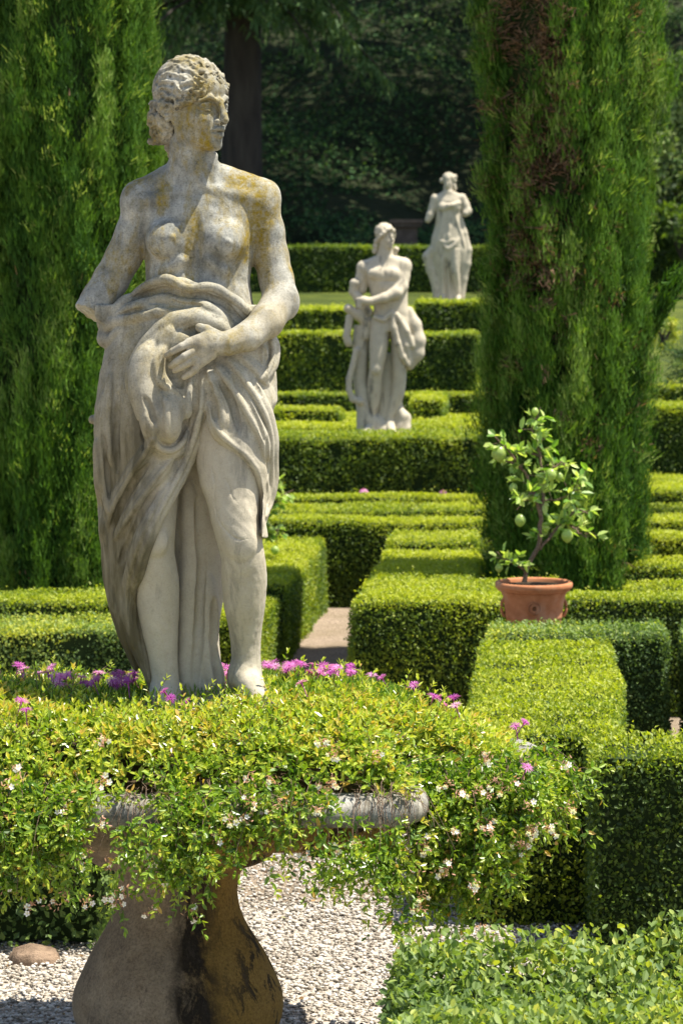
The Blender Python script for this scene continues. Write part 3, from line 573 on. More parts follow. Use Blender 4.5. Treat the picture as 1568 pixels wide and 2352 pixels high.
# ------------------------------------------------------------------ planting: abelia mound and hanging sprays
abelia = empty('abelia_shrub', (PX, PY, .97)); tag(abelia, 'bright yellow-green leafy shrub spilling over the stone planter with tiny white flowers', 'shrub'); AO = (PX, PY, .97)
def inside_d(x, y):
    """rough distance inside the planter outline (positive inside)"""
    p = np.stack([x, y], -1); d2 = np.full(x.shape, 9.)
    for i in range(0, len(rim), 4): d2 = np.minimum(d2, np.hypot(x - rim[i, 0], y - rim[i, 1]))
    a = (np.abs(x) < .735) & (np.abs(y) < .65) | (np.abs(x) < 1.13) & (np.abs(y) < .37)
    return np.where(a, d2, -d2)
def mound_z(x, y):
    d = inside_d(x, y) + .02; h = np.clip(d / .34, 0, 1); h = 1 - (1 - h) ** 2.2
    z = .975 + .205 * h; z = z - .10 * np.clip((x - .55) / .6, 0, 1) + .03 * np.clip(-(x + .3) / .6, 0, 1)
    return z + .022 * snoise(np.stack([x, y, x * 0], -1), 9, 91, 2)
mb = MB(); sm = MB(); r = np.random.default_rng(90)
def sprigs(B, D0, LN, npair, L, tint, droop=.3, lw=.42, stems=True, flower=None):
    """B base points, D0 directions, LN lengths; opposite leaf pairs along gently drooping stems"""
    n = len(B); D0 = norm(D0); side = norm(np.cross(D0, r.normal(size=(n, 3))))
    for k_ in range(npair):
        t = (k_ + .6) / npair; P = B + D0 * (LN * t)[:, None] - np.array([0, 0, 1]) * (LN * droop * t * t)[:, None]
        Dt = norm(D0 - np.array([0, 0, 2 * droop * t])); ang = k_ * 1.57 + r.uniform(-.4, .4, n)
        s1 = side * np.cos(ang)[:, None] + np.cross(Dt, side) * np.sin(ang)[:, None]
        for sg in (-1, 1):
            dd = norm(s1 * sg * .9 + Dt * .75 + r.normal(0, .18, (n, 3)) + np.array([0, 0, .1])); N = norm(Dt * .7 - s1 * sg * .4 + np.array([0, 0, .8]) + r.normal(0, .25, (n, 3)))
            ll = L * r.uniform(.65, 1.2, n) * (1.1 - .45 * t)
            keep = r.uniform(0, 1, n) < .93; tt = np.clip(tint + .22 * (t - .5) + r.normal(0, .09, n), 0, .93)
            tt = np.where((r.uniform(0, 1, n) < .035), .99, tt)
            leaves(mb, P[keep], dd[keep], N[keep], ll[keep], ll[keep] * lw, tt[keep], 'oval', fold=.35)
    # terminal pair
    P = B + D0 * LN[:, None] - np.array([0, 0, 1]) * (LN * droop)[:, None]
    for sg in (-1, 1):
        dd = norm(D0 * 1.4 - np.array([0, 0, 2 * droop * .8]) + side * sg * .5); leaves(mb, P, dd, side * -sg + np.array([0, 0, .6]), L * .7, L * .7 * lw, np.clip(tint + .2, 0, .95), 'oval', fold=.3)
    if stems:
        for i in range(n):
            u = np.linspace(0, 1, 4)[:, None]; tube(sm, B[i] + D0[i] * LN[i] * u - np.array([0, 0, 1]) * LN[i] * droop * u * u, .0011, 3)
    return P
# mound sprigs
n = 7000; x = r.uniform(-1.22, 1.2, n * 2); y = r.uniform(-.74, .70, n * 2); d = inside_d(x, y)
k_ = (d > -.04) & ((y < .1) | (r.uniform(0, 1, n * 2) < .5)); x, y, d = x[k_][:n], y[k_][:n], d[k_][:n]; n = len(x)
# leave the statue base and the ice plant zone thinner
uu_ = (x + PX) / (y + PY) * F + CX; win = ((uu_ > 600) & (uu_ < 960) | (uu_ > 225) & (uu_ < 385)) & (y < -.3) & (d < .03)
x, y, d = x[~win], y[~win], d[~win]; n = len(x)
st = np.hypot((x + .0) / 1.25, (y + .02)) < .21; keep = ~st | (y < -.13)
x, y, d = x[keep], y[keep], d[keep]; n = len(x)
z = mound_z(x, y); e = .02
gx = (mound_z(x + e, y) - mound_z(x - e, y)) / (2 * e); gy = (mound_z(x, y + e) - mound_z(x, y - e)) / (2 * e)
Nn = norm(np.stack([-gx, -gy, np.ones(n)], 1)); LN = r.uniform(.05, .10, n)
pl_n = snoise(np.stack([x, y, 0 * x], 1), 11, 95, 3); hole = pl_n < -.62
B = np.stack([x + PX, y + PY, z], 1) - Nn * .055 - Nn * (hole * .05)[:, None] + Nn * r.uniform(-.03, .012, n)[:, None]
tint = np.clip(.56 + .12 * pl_n + r.normal(0, .08, n) + .08 * (d > .1), 0, 1)
sprigs(B, Nn * 1.0 + r.normal(0, .55, (n, 3)) + np.array([0, -.1, .25]), LN, 3, .033, tint, .25, stems=False)
n2 = 260; ii = r.integers(0, n, n2); sprigs(B[ii] + Nn[ii] * .03, Nn[ii] + r.normal(0, .5, (n2, 3)) + np.array([0, 0, .5]), r.uniform(.08, .15, n2), 5, .026, np.full(n2, .62), .2)
# hanging sprays: picture columns give their spread along the rim
def rim_front(xl):
    c = rim[(rim[:, 1] < 0)]; i = np.abs(c[:, 0] - xl).argmin(); return c[i]
hang = []
def add_hang(u0, u1, v_end0, v_end1, cnt, out=(.04, .14), bare=0., yoff=0.):
    for _ in range(cnt):
        u = r.uniform(u0, u1); Yf = 7.0 if u < 960 else 7.25 if u < 1250 else 7.4
        X = wx(u, Yf - .05); xl = min(max(X - PX, -1.13), 1.13); c = rim_front(xl); o = r.uniform(*out)
        hang.append((X, c[1] + PY - o + yoff, wz(r.uniform(v_end0, v_end1), Yf - .1), c, bare))
add_hang(-60, 110, 1880, 2060, 60); add_hang(60, 120, 1990, 2120, 8); add_hang(90, 205, 1870, 2030, 34); add_hang(200, 400, 1850, 1950, 3)
add_hang(385, 500, 1960, 2085, 15, bare=.3); add_hang(290, 400, 1990, 2085, 6, bare=.6); add_hang(400, 560, 1900, 2010, 20); add_hang(540, 610, 1860, 1990, 8, bare=.2)
add_hang(600, 760, 1900, 2000, 15, bare=.1); add_hang(750, 870, 1950, 2040, 9, bare=.65); add_hang(860, 950, 1960, 2030, 4, bare=.6); add_hang(960, 1020, 1960, 2140, 22)
add_hang(960, 1120, 1940, 2125, 75); add_hang(1000, 1180, 1850, 2040, 80); add_hang(1120, 1300, 1800, 1960, 95); add_hang(1180, 1320, 1760, 1900, 50); add_hang(840, 905, 2100, 2150, 3, bare=.6); add_hang(1070, 1115, 2110, 2150, 5)
tips = []
for (X, Yh, ze, c, bare) in hang:
    xl = c[0]; s = np.array([c[0] + PX - RN[0, 0] * 0, c[1] + PY + .05, .985 + r.uniform(0, .05)]); s[0] = .5 * s[0] + .5 * min(max(X, PX - 1.13), PX + 1.13)
    m = np.array([(s[0] + X) / 2, Yh - .01, 1.0 + r.uniform(-.02, .03)]); e_ = np.array([X + r.normal(0, .02), Yh + r.normal(0, .02), ze])
    u = np.linspace(0, 1, 9)[:, None]; C = (1 - u) ** 2 * s + 2 * u * (1 - u) * m + u * u * e_; C += np.cumsum(r.normal(0, .008, C.shape), 0)
    if C[-1, 2] > C[0, 2] - .03: continue
    tube(sm, C, np.linspace(.0014, .0007, 9), 4)
    ln = np.linalg.norm(np.diff(C, axis=0), axis=1).sum(); nb = int(ln / .026)
    tq = r.uniform(bare, 1, nb); Q = np.stack([np.interp(tq, u[:, 0], C[:, a]) for a in range(3)], 1)
    dirs = norm(np.stack([r.normal(0, .8, nb), -np.abs(r.normal(0, .55, nb)) - .1, r.uniform(-.9, .35, nb)], 1))
    sprigs(Q, dirs, r.uniform(.03, .075, nb), 3, .029, np.clip(r.normal(.47, .11, nb), 0, 1), .3, stems=False)
    tips.append(C[-1])
# bare twigs
for _ in range(70):
    u = r.choice([r.uniform(560, 700), r.uniform(300, 420), r.uniform(1100, 1330), r.uniform(840, 1000)]); X = wx(u, 7.1); c = rim_front(min(max(X - PX, -1.12), 1.12))
    s = np.array([X, c[1] + PY - .03, 1.0]); e_ = s + np.array([r.normal(0, .07), -r.uniform(.02, .12), -r.uniform(.05, .20)]); mid = (s + e_) / 2 + r.normal(0, .03, 3) + np.array([0, -.04, .03])
    uu = np.linspace(0, 1, 6)[:, None]; tube(sm, (1 - uu) ** 2 * s + 2 * uu * (1 - uu) * mid + uu * uu * e_, .0011, 3)
mb.build('foliage', M['abelia'], abelia, AO); sm.build('stems', M['twig'], abelia, AO)

def trumpet(mb, c, d, r, s=1.):
    """small white five-lobed trumpet with a pinkish calyx"""
    d = d / np.linalg.norm(d); a = np.cross(d, [0.3, .2, 1]); a /= np.linalg.norm(a); b = np.cross(d, a)
    tube(mb, [c, c + d * .008 * s, c + d * .014 * s], [.0012 * s, .0018 * s, .0042 * s], 5, .7)
    th = np.arange(5) / 5 * 6.283 + r.uniform(0, 1); dd = a[None] * np.cos(th)[:, None] + b[None] * np.sin(th)[:, None]
    leaves(mb, c + d * .013 * s + dd * .003 * s, dd + d * .35, np.tile(d, (5, 1)), .010 * s, .009 * s, r.uniform(.6, 1, 5), 'oval')
    th = th + .5; dd = a[None] * np.cos(th)[:, None] + b[None] * np.sin(th)[:, None]
    leaves(mb, np.tile(c, (5, 1)), dd + d * .3, np.tile(d, (5, 1)), .011 * s, .004 * s, r.uniform(.0, .28, 5), 'oval')
spots = []
def fl(u, v, Y): spots.append(np.array([wx(u, Y), Y, wz(v, Y)]))
for u, v in [(275, 2075), (350, 2090), (440, 2095), (238, 1890), (410, 1985), (345, 1965), (445, 1925), (370, 2025), (300, 1975), (575, 1840), (500, 1925), (525, 1880), (640, 1850), (235, 1700), (700, 1965), (730, 1860), (860, 2030), (965, 2085), (1110, 2130), (820, 1940)]: fl(u, v, 6.84)
for _ in range(13): fl(r.uniform(950, 1150), r.uniform(1800, 2060), 6.98)
for _ in range(15): fl(r.uniform(1090, 1320), r.uniform(1700, 1950), 7.08)
for _ in range(18): fl(r.uniform(0, 320), r.uniform(1740, 2080), 6.86)
for _ in range(10): fl(r.uniform(560, 900), r.uniform(1700, 1990), 6.86)
for p in spots[:98]:
    mb = MB(); kk = int(r.integers(1, 4))
    for _ in range(kk):
        q = p + r.normal(0, .011, 3); tube(mb, [p, q], .0009, 3, .1); trumpet(mb, q, np.array([r.normal(0, .6), -1, r.normal(-.2, .5)]), r, r.uniform(.6, .9))
    leaves(mb, np.tile(p, (16, 1)) + r.normal(0, .010, (16, 3)), r.normal(size=(16, 3)), r.normal(size=(16, 3)), .013, .0045, r.uniform(0, .28, 16), 'oval')
    mb.build('flower', M['white'], abelia, AO)

# ice plant with magenta daisies around the feet
ice = empty('ice_plant', (PX, PY + .1, 1.1)); tag(ice, 'magenta daisy-like flowers growing round the feet of the stone woman', 'flowers'); IO = (PX, PY + .1, 1.1)
mb = MB(); n = 3800; x = r.uniform(-1.0, .75, n); y = np.abs(r.normal(0, .16, n)) * r.choice([1, 1, -.6], n) + .02; k_ = inside_d(x, y) > .02; x, y = x[k_], y[k_]; z = mound_z(x, y) - .02
leaves(mb, np.stack([x + PX, y + PY, z + r.uniform(0, .03, len(x))], 1), np.stack([r.normal(0, .5, len(x)), r.normal(0, .5, len(x)), np.ones(len(x))], 1), r.normal(size=(len(x), 3)), .032, .005, r.uniform(.15, .75, len(x)), 'oval')
mb.build('foliage', M['abelia'], ice, IO)
fs = []
for u0, u1, v0, v1, c_, Yv in ((40, 330, 1510, 1595, 36, 7.75), (130, 330, 1540, 1580, 10, 7.6), (500, 525, 1510, 1560, 6, 7.8), (610, 860, 1510, 1580, 30, 7.75), (0, 90, 1640, 1700, 4, 7.2), (370, 430, 1588, 1600, 3, 7.38), (860, 1060, 1560, 1650, 7, 7.6), (1020, 1240, 1650, 1800, 3, 7.15), (630, 720, 1555, 1600, 7, 7.5)):
    for _ in range(c_):
        Y_ = Yv + r.uniform(-.08, .08); X = wx(r.uniform(u0, u1), Y_)
        zz = float(mound_z(np.array(X - PX), np.array(Y_ - PY))) if Yv > 7.3 else wz(r.uniform(v0, v1), Y_)
        fs.append(np.array([X, Y_, zz + r.uniform(.025, .06)]))
for p in fs[:100]:
    mb = MB(); ax = norm(np.array([r.normal(0, .3), r.normal(-.25, .3), 1.])); a = norm(np.cross(ax, [1, .1, .1])); b = np.cross(ax, a); R_ = r.uniform(.017, .026); tb_ = r.uniform(.1, .9)
    for ring, m, cup in ((1., 15, .02), (.75, 11, .30)):
        th = np.arange(m) / m * 6.283 + ring; dd = a[None] * np.cos(th)[:, None] + b[None] * np.sin(th)[:, None] + ax * cup
        leaves(mb, np.tile(p, (m, 1)) + dd * .002, dd + r.normal(0, .06, (m, 3)), np.tile(ax, (m, 1)), R_ * ring * r.uniform(.85, 1.1, m), .0027, np.clip(tb_ + r.normal(0, .12, m), 0, 1), 'oval')
    tube(mb, [p - ax * .05, p - ax * .02, p], [.0015, .0015, .004], 5, .2); mb.build('flower', M['petal'], ice, IO)

# ------------------------------------------------------------------ sculpting in a distance field, meshed with surface nets
def smin(a, b, k): h = np.clip(.5 + .5 * (b - a) / k, 0, 1); return b + (a - b) * h - k * h * (1 - h)
class Vol:
    """field over (u right, v down, w towards the viewer)"""
    def __init__(s, lo, hi, h):
        s.lo = np.array(lo, float); s.h = h; s.n = np.ceil((np.array(hi) - s.lo) / h).astype(int) + 1
        s.F = np.full(s.n, 60., np.float32); s.ax = [(s.lo[i] + np.arange(s.n[i]) * h).astype(np.float32) for i in range(3)]
    def sl(s, lo, hi):
        a = np.clip(np.floor((np.array(lo) - s.lo) / s.h).astype(int), 0, s.n - 1); b = np.clip(np.ceil((np.array(hi) - s.lo) / s.h).astype(int) + 1, 1, s.n)
        if np.any(b <= a): return None, None
        S = tuple(slice(a[i], b[i]) for i in range(3)); return S, [s.ax[0][S[0]][:, None, None], s.ax[1][S[1]][None, :, None], s.ax[2][S[2]][None, None, :]]
    def put(s, S, d, k, op='add'):
        A = s.F[S]
        if op == 'add': s.F[S] = smin(A, d.astype(np.float32), k)
        elif op == 'cut': s.F[S] = -smin(-A, d.astype(np.float32), k)
    def cone(s, p, q, k=8., op='add', flat=1.):
        """p, q = (u, v, w, r); flat > 1 squashes depth"""
        p = np.array(p, float); q = np.array(q, float); R = max(p[3], q[3]) + k + 4 * s.h
        S, (U, V, W) = s.sl(np.minimum(p[:3], q[:3]) - R, np.maximum(p[:3], q[:3]) + R)
        if S is None: return
        a = p[:3].astype(np.float32); d = (q[:3] - p[:3]).astype(np.float32); fl = np.float32(flat)
        l2 = d[0] ** 2 + d[1] ** 2 + (d[2] * fl) ** 2 + 1e-6
        t = np.clip(((U - a[0]) * d[0] + (V - a[1]) * d[1] + (W - a[2]) * d[2] * fl * fl) / l2, 0, 1)
        D = np.sqrt((U - a[0] - t * d[0]) ** 2 + (V - a[1] - t * d[1]) ** 2 + ((W - a[2] - t * d[2]) * fl) ** 2) - (np.float32(p[3]) + t * np.float32(q[3] - p[3]))
        s.put(S, D, k, op)
    def chain(s, pts, k=8., op='add', flat=1.):
        for a, b in zip(pts[:-1], pts[1:]): s.cone(a, b, k, op, flat)
    def ell(s, c, r, k=10., op='add', rot=None):
        c = np.array(c, float); r = np.array(r, float); R = r.max() + k + 4 * s.h; S, G = s.sl(c - R, c + R)
        if S is None: return
        X = [G[i] - np.float32(c[i]) for i in range(3)]
        if rot is not None: X = [X[0] * np.float32(rot[i][0]) + X[1] * np.float32(rot[i][1]) + X[2] * np.float32(rot[i][2]) for i in range(3)]
        k0 = np.sqrt(sum((X[i] / np.float32(r[i])) ** 2 for i in range(3))) + 1e-6; k1 = np.sqrt(sum((X[i] / np.float32(r[i] ** 2)) ** 2 for i in range(3))) + 1e-6
        s.put(S, k0 * (k0 - 1) / k1, k, op)
    def loft(s, keys, k=10., op='add', p=2.0, ret=False):
        """keys: (v, uL, uR, w_centre, half_depth)"""
        K = np.array(keys, float); v0, v1 = K[0, 0], K[-1, 0]; m = k + 4 * s.h + 12
        S, (U, V, W) = s.sl((K[:, 1].min() - m, v0 - m, (K[:, 3] - K[:, 4]).min() - m), (K[:, 2].max() + m, v1 + m, (K[:, 3] + K[:, 4]).max() + m))
        vv = V.ravel(); fi = np.linspace(v0, v1, 400); ker = np.hanning(25); ker /= ker.sum()
        def cu(c): y = np.interp(fi, K[:, 0], K[:, c]); yp = np.pad(y, 12, mode='reflect', reflect_type='odd'); return np.interp(vv, fi, np.convolve(yp, ker, 'valid'))
        L, R_, C, B = (cu(c) for c in (1, 2, 3, 4)); uc = ((L + R_) / 2).astype(np.float32)[None, :, None]; a = ((R_ - L) / 2).astype(np.float32)[None, :, None]; C = C.astype(np.float32)[None, :, None]; B = B.astype(np.float32)[None, :, None]
        x = np.abs(U - uc); z = np.abs(W - C)
        if p == 2.0:
            k0 = np.sqrt((x / a) ** 2 + (z / B) ** 2) + 1e-6; k1 = np.sqrt((x / a ** 2) ** 2 + (z / B ** 2) ** 2) + 1e-6; d = k0 * (k0 - 1) / k1
        else:
            q = ((x / a) ** p + (z / B) ** p + 1e-6) ** (1 / p); d = (q - 1) * np.minimum(a, B)
        e = np.maximum(v0 - V, V - v1); d = np.where(e > 0, np.sqrt(np.maximum(d, 0) ** 2 + e ** 2), np.maximum(d, e))
        s.put(S, d, k, op)
    ref = None
    def surf(s, u, v, back=False):
        i = int(round((u - s.lo[0]) / s.h)); j = int(round((v - s.lo[1]) / s.h)); i = min(max(i, 0), s.n[0] - 1); j = min(max(j, 0), s.n[1] - 1)
        col = s.F[i, j] if s.ref is None else np.minimum(s.F[i, j], s.ref[i, j]); ins = np.nonzero(col < 0)[0]
        return None if len(ins) == 0 else s.ax[2][ins[-1]]
    def ridge(s, pts, k=7., sink=.35, op='add', lift=0., smooth=3, flat=1.):
        """a fold: (u, v, r) points laid on the present front surface"""
        P = np.array(pts, float); d = np.concatenate([[0], np.cumsum(np.hypot(*np.diff(P[:, :2], axis=0).T))]); n = max(3, int(d[-1] / 7)); t = np.linspace(0, d[-1], n)
        Q = np.stack([np.interp(t, d, P[:, c]) for c in range(3)], 1)
        for _ in range(3): Q[1:-1] = (Q[:-2] + 2 * Q[1:-1] + Q[2:]) / 4
        w = [s.surf(a, b) for a, b, _ in Q]; good = [i for i, x in enumerate(w) if x is not None]
        if not good: return
        w = np.interp(np.arange(n), good, [w[i] for i in good])
        tp = np.clip(np.minimum(np.arange(n), n - 1 - np.arange(n)) / max(2, n * .18), 0, 1); Q[:, 2] *= .35 + .65 * np.sin(tp * 1.57)
        for _ in range(smooth): w[1:-1] = (w[:-2] + 2 * w[1:-1] + w[2:]) / 4
        w = w + lift - Q[:, 2] * sink
        s.chain([(Q[i, 0], Q[i, 1], w[i], Q[i, 2]) for i in range(n)], k, op, flat)
    def mesh(s):
        F = s.F; neg = F < 0; nx, ny, nz = F.shape
        c = np.zeros((nx - 1, ny - 1, nz - 1), np.int8)
        for a in (0, 1):
            for b in (0, 1):
                for d in (0, 1): c += neg[a:nx - 1 + a, b:ny - 1 + b, d:nz - 1 + d]
        act = np.nonzero((c > 0) & (c < 8)); idx = -np.ones(c.shape, np.int64); m = len(act[0]); idx[act] = np.arange(m)
        cs = [(a, b, d) for a in (0, 1) for b in (0, 1) for d in (0, 1)]; val = np.stack([F[act[0] + a, act[1] + b, act[2] + d] for a, b, d in cs], 1); ca = np.array(cs, float)
        pos = np.zeros((m, 3)); cnt = np.zeros(m)
        for i in range(8):
            for j in range(i + 1, 8):
                if abs(ca[i] - ca[j]).sum() != 1: continue
                A, B = val[:, i], val[:, j]; x = (A < 0) != (B < 0); t = np.where(x, A / np.where(x, A - B, 1), 0); pos += np.where(x[:, None], ca[i] + (ca[j] - ca[i]) * t[:, None], 0); cnt += x
        pos = pos / cnt[:, None] + np.stack(act, 1); faces = []
        for ax in range(3):
            b, d = [(1, 2), (2, 0), (0, 1)][ax]; S0 = [slice(None)] * 3; S1 = [slice(None)] * 3; S0[ax] = slice(0, F.shape[ax] - 1); S1[ax] = slice(1, F.shape[ax])
            n0 = neg[tuple(S0)]; n1 = neg[tuple(S1)]
            e = np.array(np.nonzero(n0 != n1)).T; ok = (e[:, b] > 0) & (e[:, d] > 0) & (e[:, b] < F.shape[b] - 1) & (e[:, d] < F.shape[d] - 1); e = e[ok]
            fl = n0[tuple(e.T)]
            def g(db, dd): q = e.copy(); q[:, b] -= db; q[:, d] -= dd; return idx[tuple(q.T)]
            q = np.stack([g(1, 1), g(0, 1), g(0, 0), g(1, 0)], 1); q[~fl] = q[~fl][:, ::-1]; faces.append(q)
        f = np.concatenate(faces); f = f[(f >= 0).all(1)]
        return pos * s.h + s.lo, f
def sculpt_obj(vol, name, mat, to_world, parent, origin, relax=1, keep=None):
    V, f = vol.mesh()
    for _ in range(relax):   # light smoothing of the net
        acc = np.zeros_like(V); cnt = np.zeros(len(V))
        for a in range(4):
            i, j = f[:, a], f[:, (a + 1) % 4]
            for c in range(3): acc[:, c] += np.bincount(i, V[j, c], len(V)) + np.bincount(j, V[i, c], len(V))
            cnt += np.bincount(i, minlength=len(V)) + np.bincount(j, minlength=len(V))
        S = V * .45 + (acc / np.maximum(cnt, 1)[:, None]) * .55; V = S if keep is None else np.where((V[:, 1] < keep)[:, None], V * .8 + S * .2, S)
    W = to_world(V); mb = MB(); mb.add(W, f, .5, 0, True); return mb.build(name, mat, parent, origin)
def poly_sdf(vol, poly):
    """signed distance on the (u, v) grid to a polygon, negative inside"""
    P = np.array(poly, np.float32); U = vol.ax[0][:, None]; V = vol.ax[1][None, :]; d = np.full((len(vol.ax[0]), len(vol.ax[1])), 1e9, np.float32); ins = np.zeros(d.shape, bool)
    for i in range(len(P)):
        a = P[i]; b = P[(i + 1) % len(P)]; e = b - a; t = np.clip(((U - a[0]) * e[0] + (V - a[1]) * e[1]) / (e @ e + 1e-9), 0, 1)
        d = np.minimum(d, (U - a[0] - t * e[0]) ** 2 + (V - a[1] - t * e[1]) ** 2); c = ((a[1] > V) != (b[1] > V)) & (U < (b[0] - a[0]) * (V - a[1]) / (b[1] - a[1] + 1e-9) + a[0]); ins ^= c
    return np.where(ins, -1, 1) * np.sqrt(d)

# ================================================================== the near statue: half-draped woman
S1Y = 7.6; s1 = S1Y / F
def w1(V): return np.stack([(V[:, 0] - CX) * s1, S1Y - V[:, 2] * s1, EYE - (V[:, 1] - HZ) * s1], 1)
st1_o = (wx(440, S1Y), S1Y, wz(1625, S1Y)); st1 = empty('statue', st1_o)
tag(st1, 'large weathered stone statue of a half-draped woman in the planter', 'statue', 'garden statues')

def head(vol, cu, cw, vtop, th, sc_=1., hair=False, feat=True):
    """head in its own frame: f forward, l lateral, v down; th = turn towards +u"""
    s, c = math.sin(th), math.cos(th)
    def P(f, l, v): return (cu + (s * f + c * l) * sc_, vtop + (v - 130) * sc_, cw + (c * f - s * l) * sc_)
    rot = [[s, 0, c], [0, 1, 0], [c, 0, -s]]
    E = lambda f, l, v, rf, rv, rl, k=8., op='add': vol.ell(P(f, l, v), (rf * sc_, rv * sc_, rl * sc_), k * sc_, op, rot)
    def Cn(a, b, k=5., op='add'): vol.cone((*P(*a[:3]), a[3] * sc_), (*P(*b[:3]), b[3] * sc_), k * sc_, op)
    if hair: return P, E, Cn
    E(-8, 0, 213, 80, 80, 68)                       # skull
    E(30, 0, 262, 54, 82, 52, 14)                   # face mass
    E(52, 0, 305, 34, 38, 36, 12)                   # muzzle and chin mass
    E(72, 0, 333, 14, 14, 15, 12)                   # chin
    for l in (-1, 1):
        Cn((60, l * 9, 332, 13), (12, l * 36, 304, 16), 16); Cn((12, l * 36, 304, 16), (-4, l * 50, 262, 18), 16)
        E(58, l * 31, 278, 19, 19, 17, 14)          # cheek
    E(62, 0, 205, 26, 34, 44, 14)                   # forehead
    if feat:
        for l in (-1, 1):
            E(96, l * 26, 250, 25, 13, 18, 10, 'cut')    # eye socket
            E(61, l * 28, 252, 20, 11.5, 16, 3); Cn((92, l * 13, 241, 5), (84, l * 28, 238.5, 5), 3, 'cut'); Cn((84, l * 28, 238.5, 5), (71, l * 44, 246, 4.5), 3, 'cut'); E(82, l * 28, 252, 3.0, 3.2, 3.2, 1.5, 'cut')            # eyeball
            for i in range(8):                            # lids
                a0 = -1 + i * 2 / 8; a1 = -1 + (i + 1) * 2 / 8
                for sg, rr in ((-1, 3.0), (1, 2.1)):
                    g = lambda t: (80 - 12 * t * t - (3 if l * t > 0 else 0) * abs(t), l * 28 + t * 17, 252 + sg * 8 * (1 - t * t) ** .6, rr)
                    Cn(g(a0), g(a1), 2.0)
            Cn((88, l * 10, 238, 4), (84, l * 26, 229, 3.5), 8); Cn((84, l * 26, 229, 3.5), (68, l * 46, 237, 3), 8)   # brow
            E(91, l * 10, 285, 9, 6.5, 7, 4)              # nostril wing
            Cn((99, l * 5, 291, 2.2), (90, l * 7, 290, 2.2), 2, 'cut');
        Cn((86, 0, 236, 7.5), (101, 0, 272, 8), 7); Cn((101, 0, 272, 8), (105, 0, 281, 8.5), 4)   # nose
        Cn((82, -18, 304, 3.5), (93, -4, 300, 5.5), 3); Cn((82, 18, 304, 3.5), (93, 4, 300, 5.5), 3); Cn((93, -4, 300, 5.5), (93, 4, 300, 5.5), 3)
        Cn((81, -15, 313, 4.5), (90, 0, 316, 7), 3); Cn((81, 15, 313, 4.5), (90, 0, 316, 7), 3)
        Cn((99, -8, 308, 4.2), (99, 8, 308, 4.2), 1.5, 'cut'); Cn((98, -8, 308, 4.2), (82, -17, 308.5, 2.6), 1.5, 'cut'); Cn((98, 8, 308, 4.2), (82, 17, 308.5, 2.6), 1.5, 'cut')
        Cn((95, -7, 326, 3.5), (95, 7, 326, 3.5), 5, 'cut'); E(76, 0, 337, 12, 12, 13, 8)
        E(99, 0, 294, 3, 5, 3.2, 4, 'cut')
    return P, E, Cn

HV = 2.0
B = Vol((164, 116, -135), (700, 1650, 196), HV)
# right (viewer's left) arm, broken below the elbow
B.chain([(332, 470, -12, 40), (306, 530, -20, 40), (281, 592, -24, 41), (254, 642, -20, 41), (228, 686, -6, 40), (190, 750, 22, 38)], 9)
B.ell((322, 468, -12), (46, 50, 44), 16)
d = np.array([-.50, .80, .33]); d /= np.linalg.norm(d); p0 = np.array([212, 724, 6.])     # cut plane across the stump
S_, (U, Vv, W) = B.sl((160, 650, -90), (285, 850, 120)); pl_ = -((U - p0[0]) * d[0] + (Vv - p0[1]) * (d[1] + .1) + (W - p0[2]) * d[2]) + 2.5 * np.sin(U * .21) * np.sin(Vv * .17 + W * .2)
B.F[S_] = np.maximum(B.F[S_], -pl_.astype(np.float32))
# torso
B.loft([(392, 385, 512, -12, 40), (420, 350, 560, -14, 50), (450, 326, 600, -14, 60), (490, 328, 592, -8, 68), (530, 331, 588, -4, 72), (570, 332, 584, -4, 70), (610, 334, 578, -4, 66), (650, 335, 574, 0, 64), (690, 318, 580, 0, 70), (740, 290, 592, -4, 80), (800, 272, 600, -8, 88), (860, 264, 606, -8, 90), (920, 268, 608, -6, 86)], 14, p=2.3)
# trapezius and shoulders
for q in ((400, 400, 322, 452), (492, 400, 606, 448)): B.cone((q[0], q[1], -14, 30), (q[2], q[3], -14, 38), 20)
B.cone((345, 462, 24, 14), (440, 438, 34, 9), 14); B.cone((575, 456, 24, 14), (480, 436, 34, 9), 14)   # collar bones
B.chain([(440, 330, 0, 50), (443, 372, -6, 51), (446, 410, -10, 56)], 14)                                # neck
B.chain([(418, 322, 26, 12), (450, 380, 38, 11), (470, 424, 38, 9)], 10); B.chain([(492, 360, 20, 10), (490, 415, 26, 9)], 10)
# breasts, ribs
B.ell((386, 552, 50), (47, 45, 39), 16); B.ell((517, 556, 52), (49, 47, 41), 16); B.ell((400, 547, 86), (8, 8, 7), 6); B.ell((528, 558, 90), (8, 8, 7), 6)
B.cone((455, 470, 66, 4), (452, 640, 74, 5), 14, 'cut'); B.ell((452, 700, 52), (62, 60, 28), 30)
for u in (385, 520): B.cone((u, 622, 60, 12), ((u + 452) / 2, 600, 66, 10), 18)
# left arm bent across the body
A = Vol((164, 116, -135), (700, 1650, 196), HV)
A.ell((596, 466, -12), (48, 52, 46), 16)
A.chain([(597, 470, -12, 42), (611, 530, -18, 41), (622, 590, -18, 40), (634, 640, -10, 39), (645, 690, 12, 41)], 10)
A.chain([(645, 690, 12, 41), (614, 738, 64, 38), (572, 772, 106, 32), (528, 787, 132, 27)], 10)
A.ell((655, 705, 8), (28, 30, 26), 12)
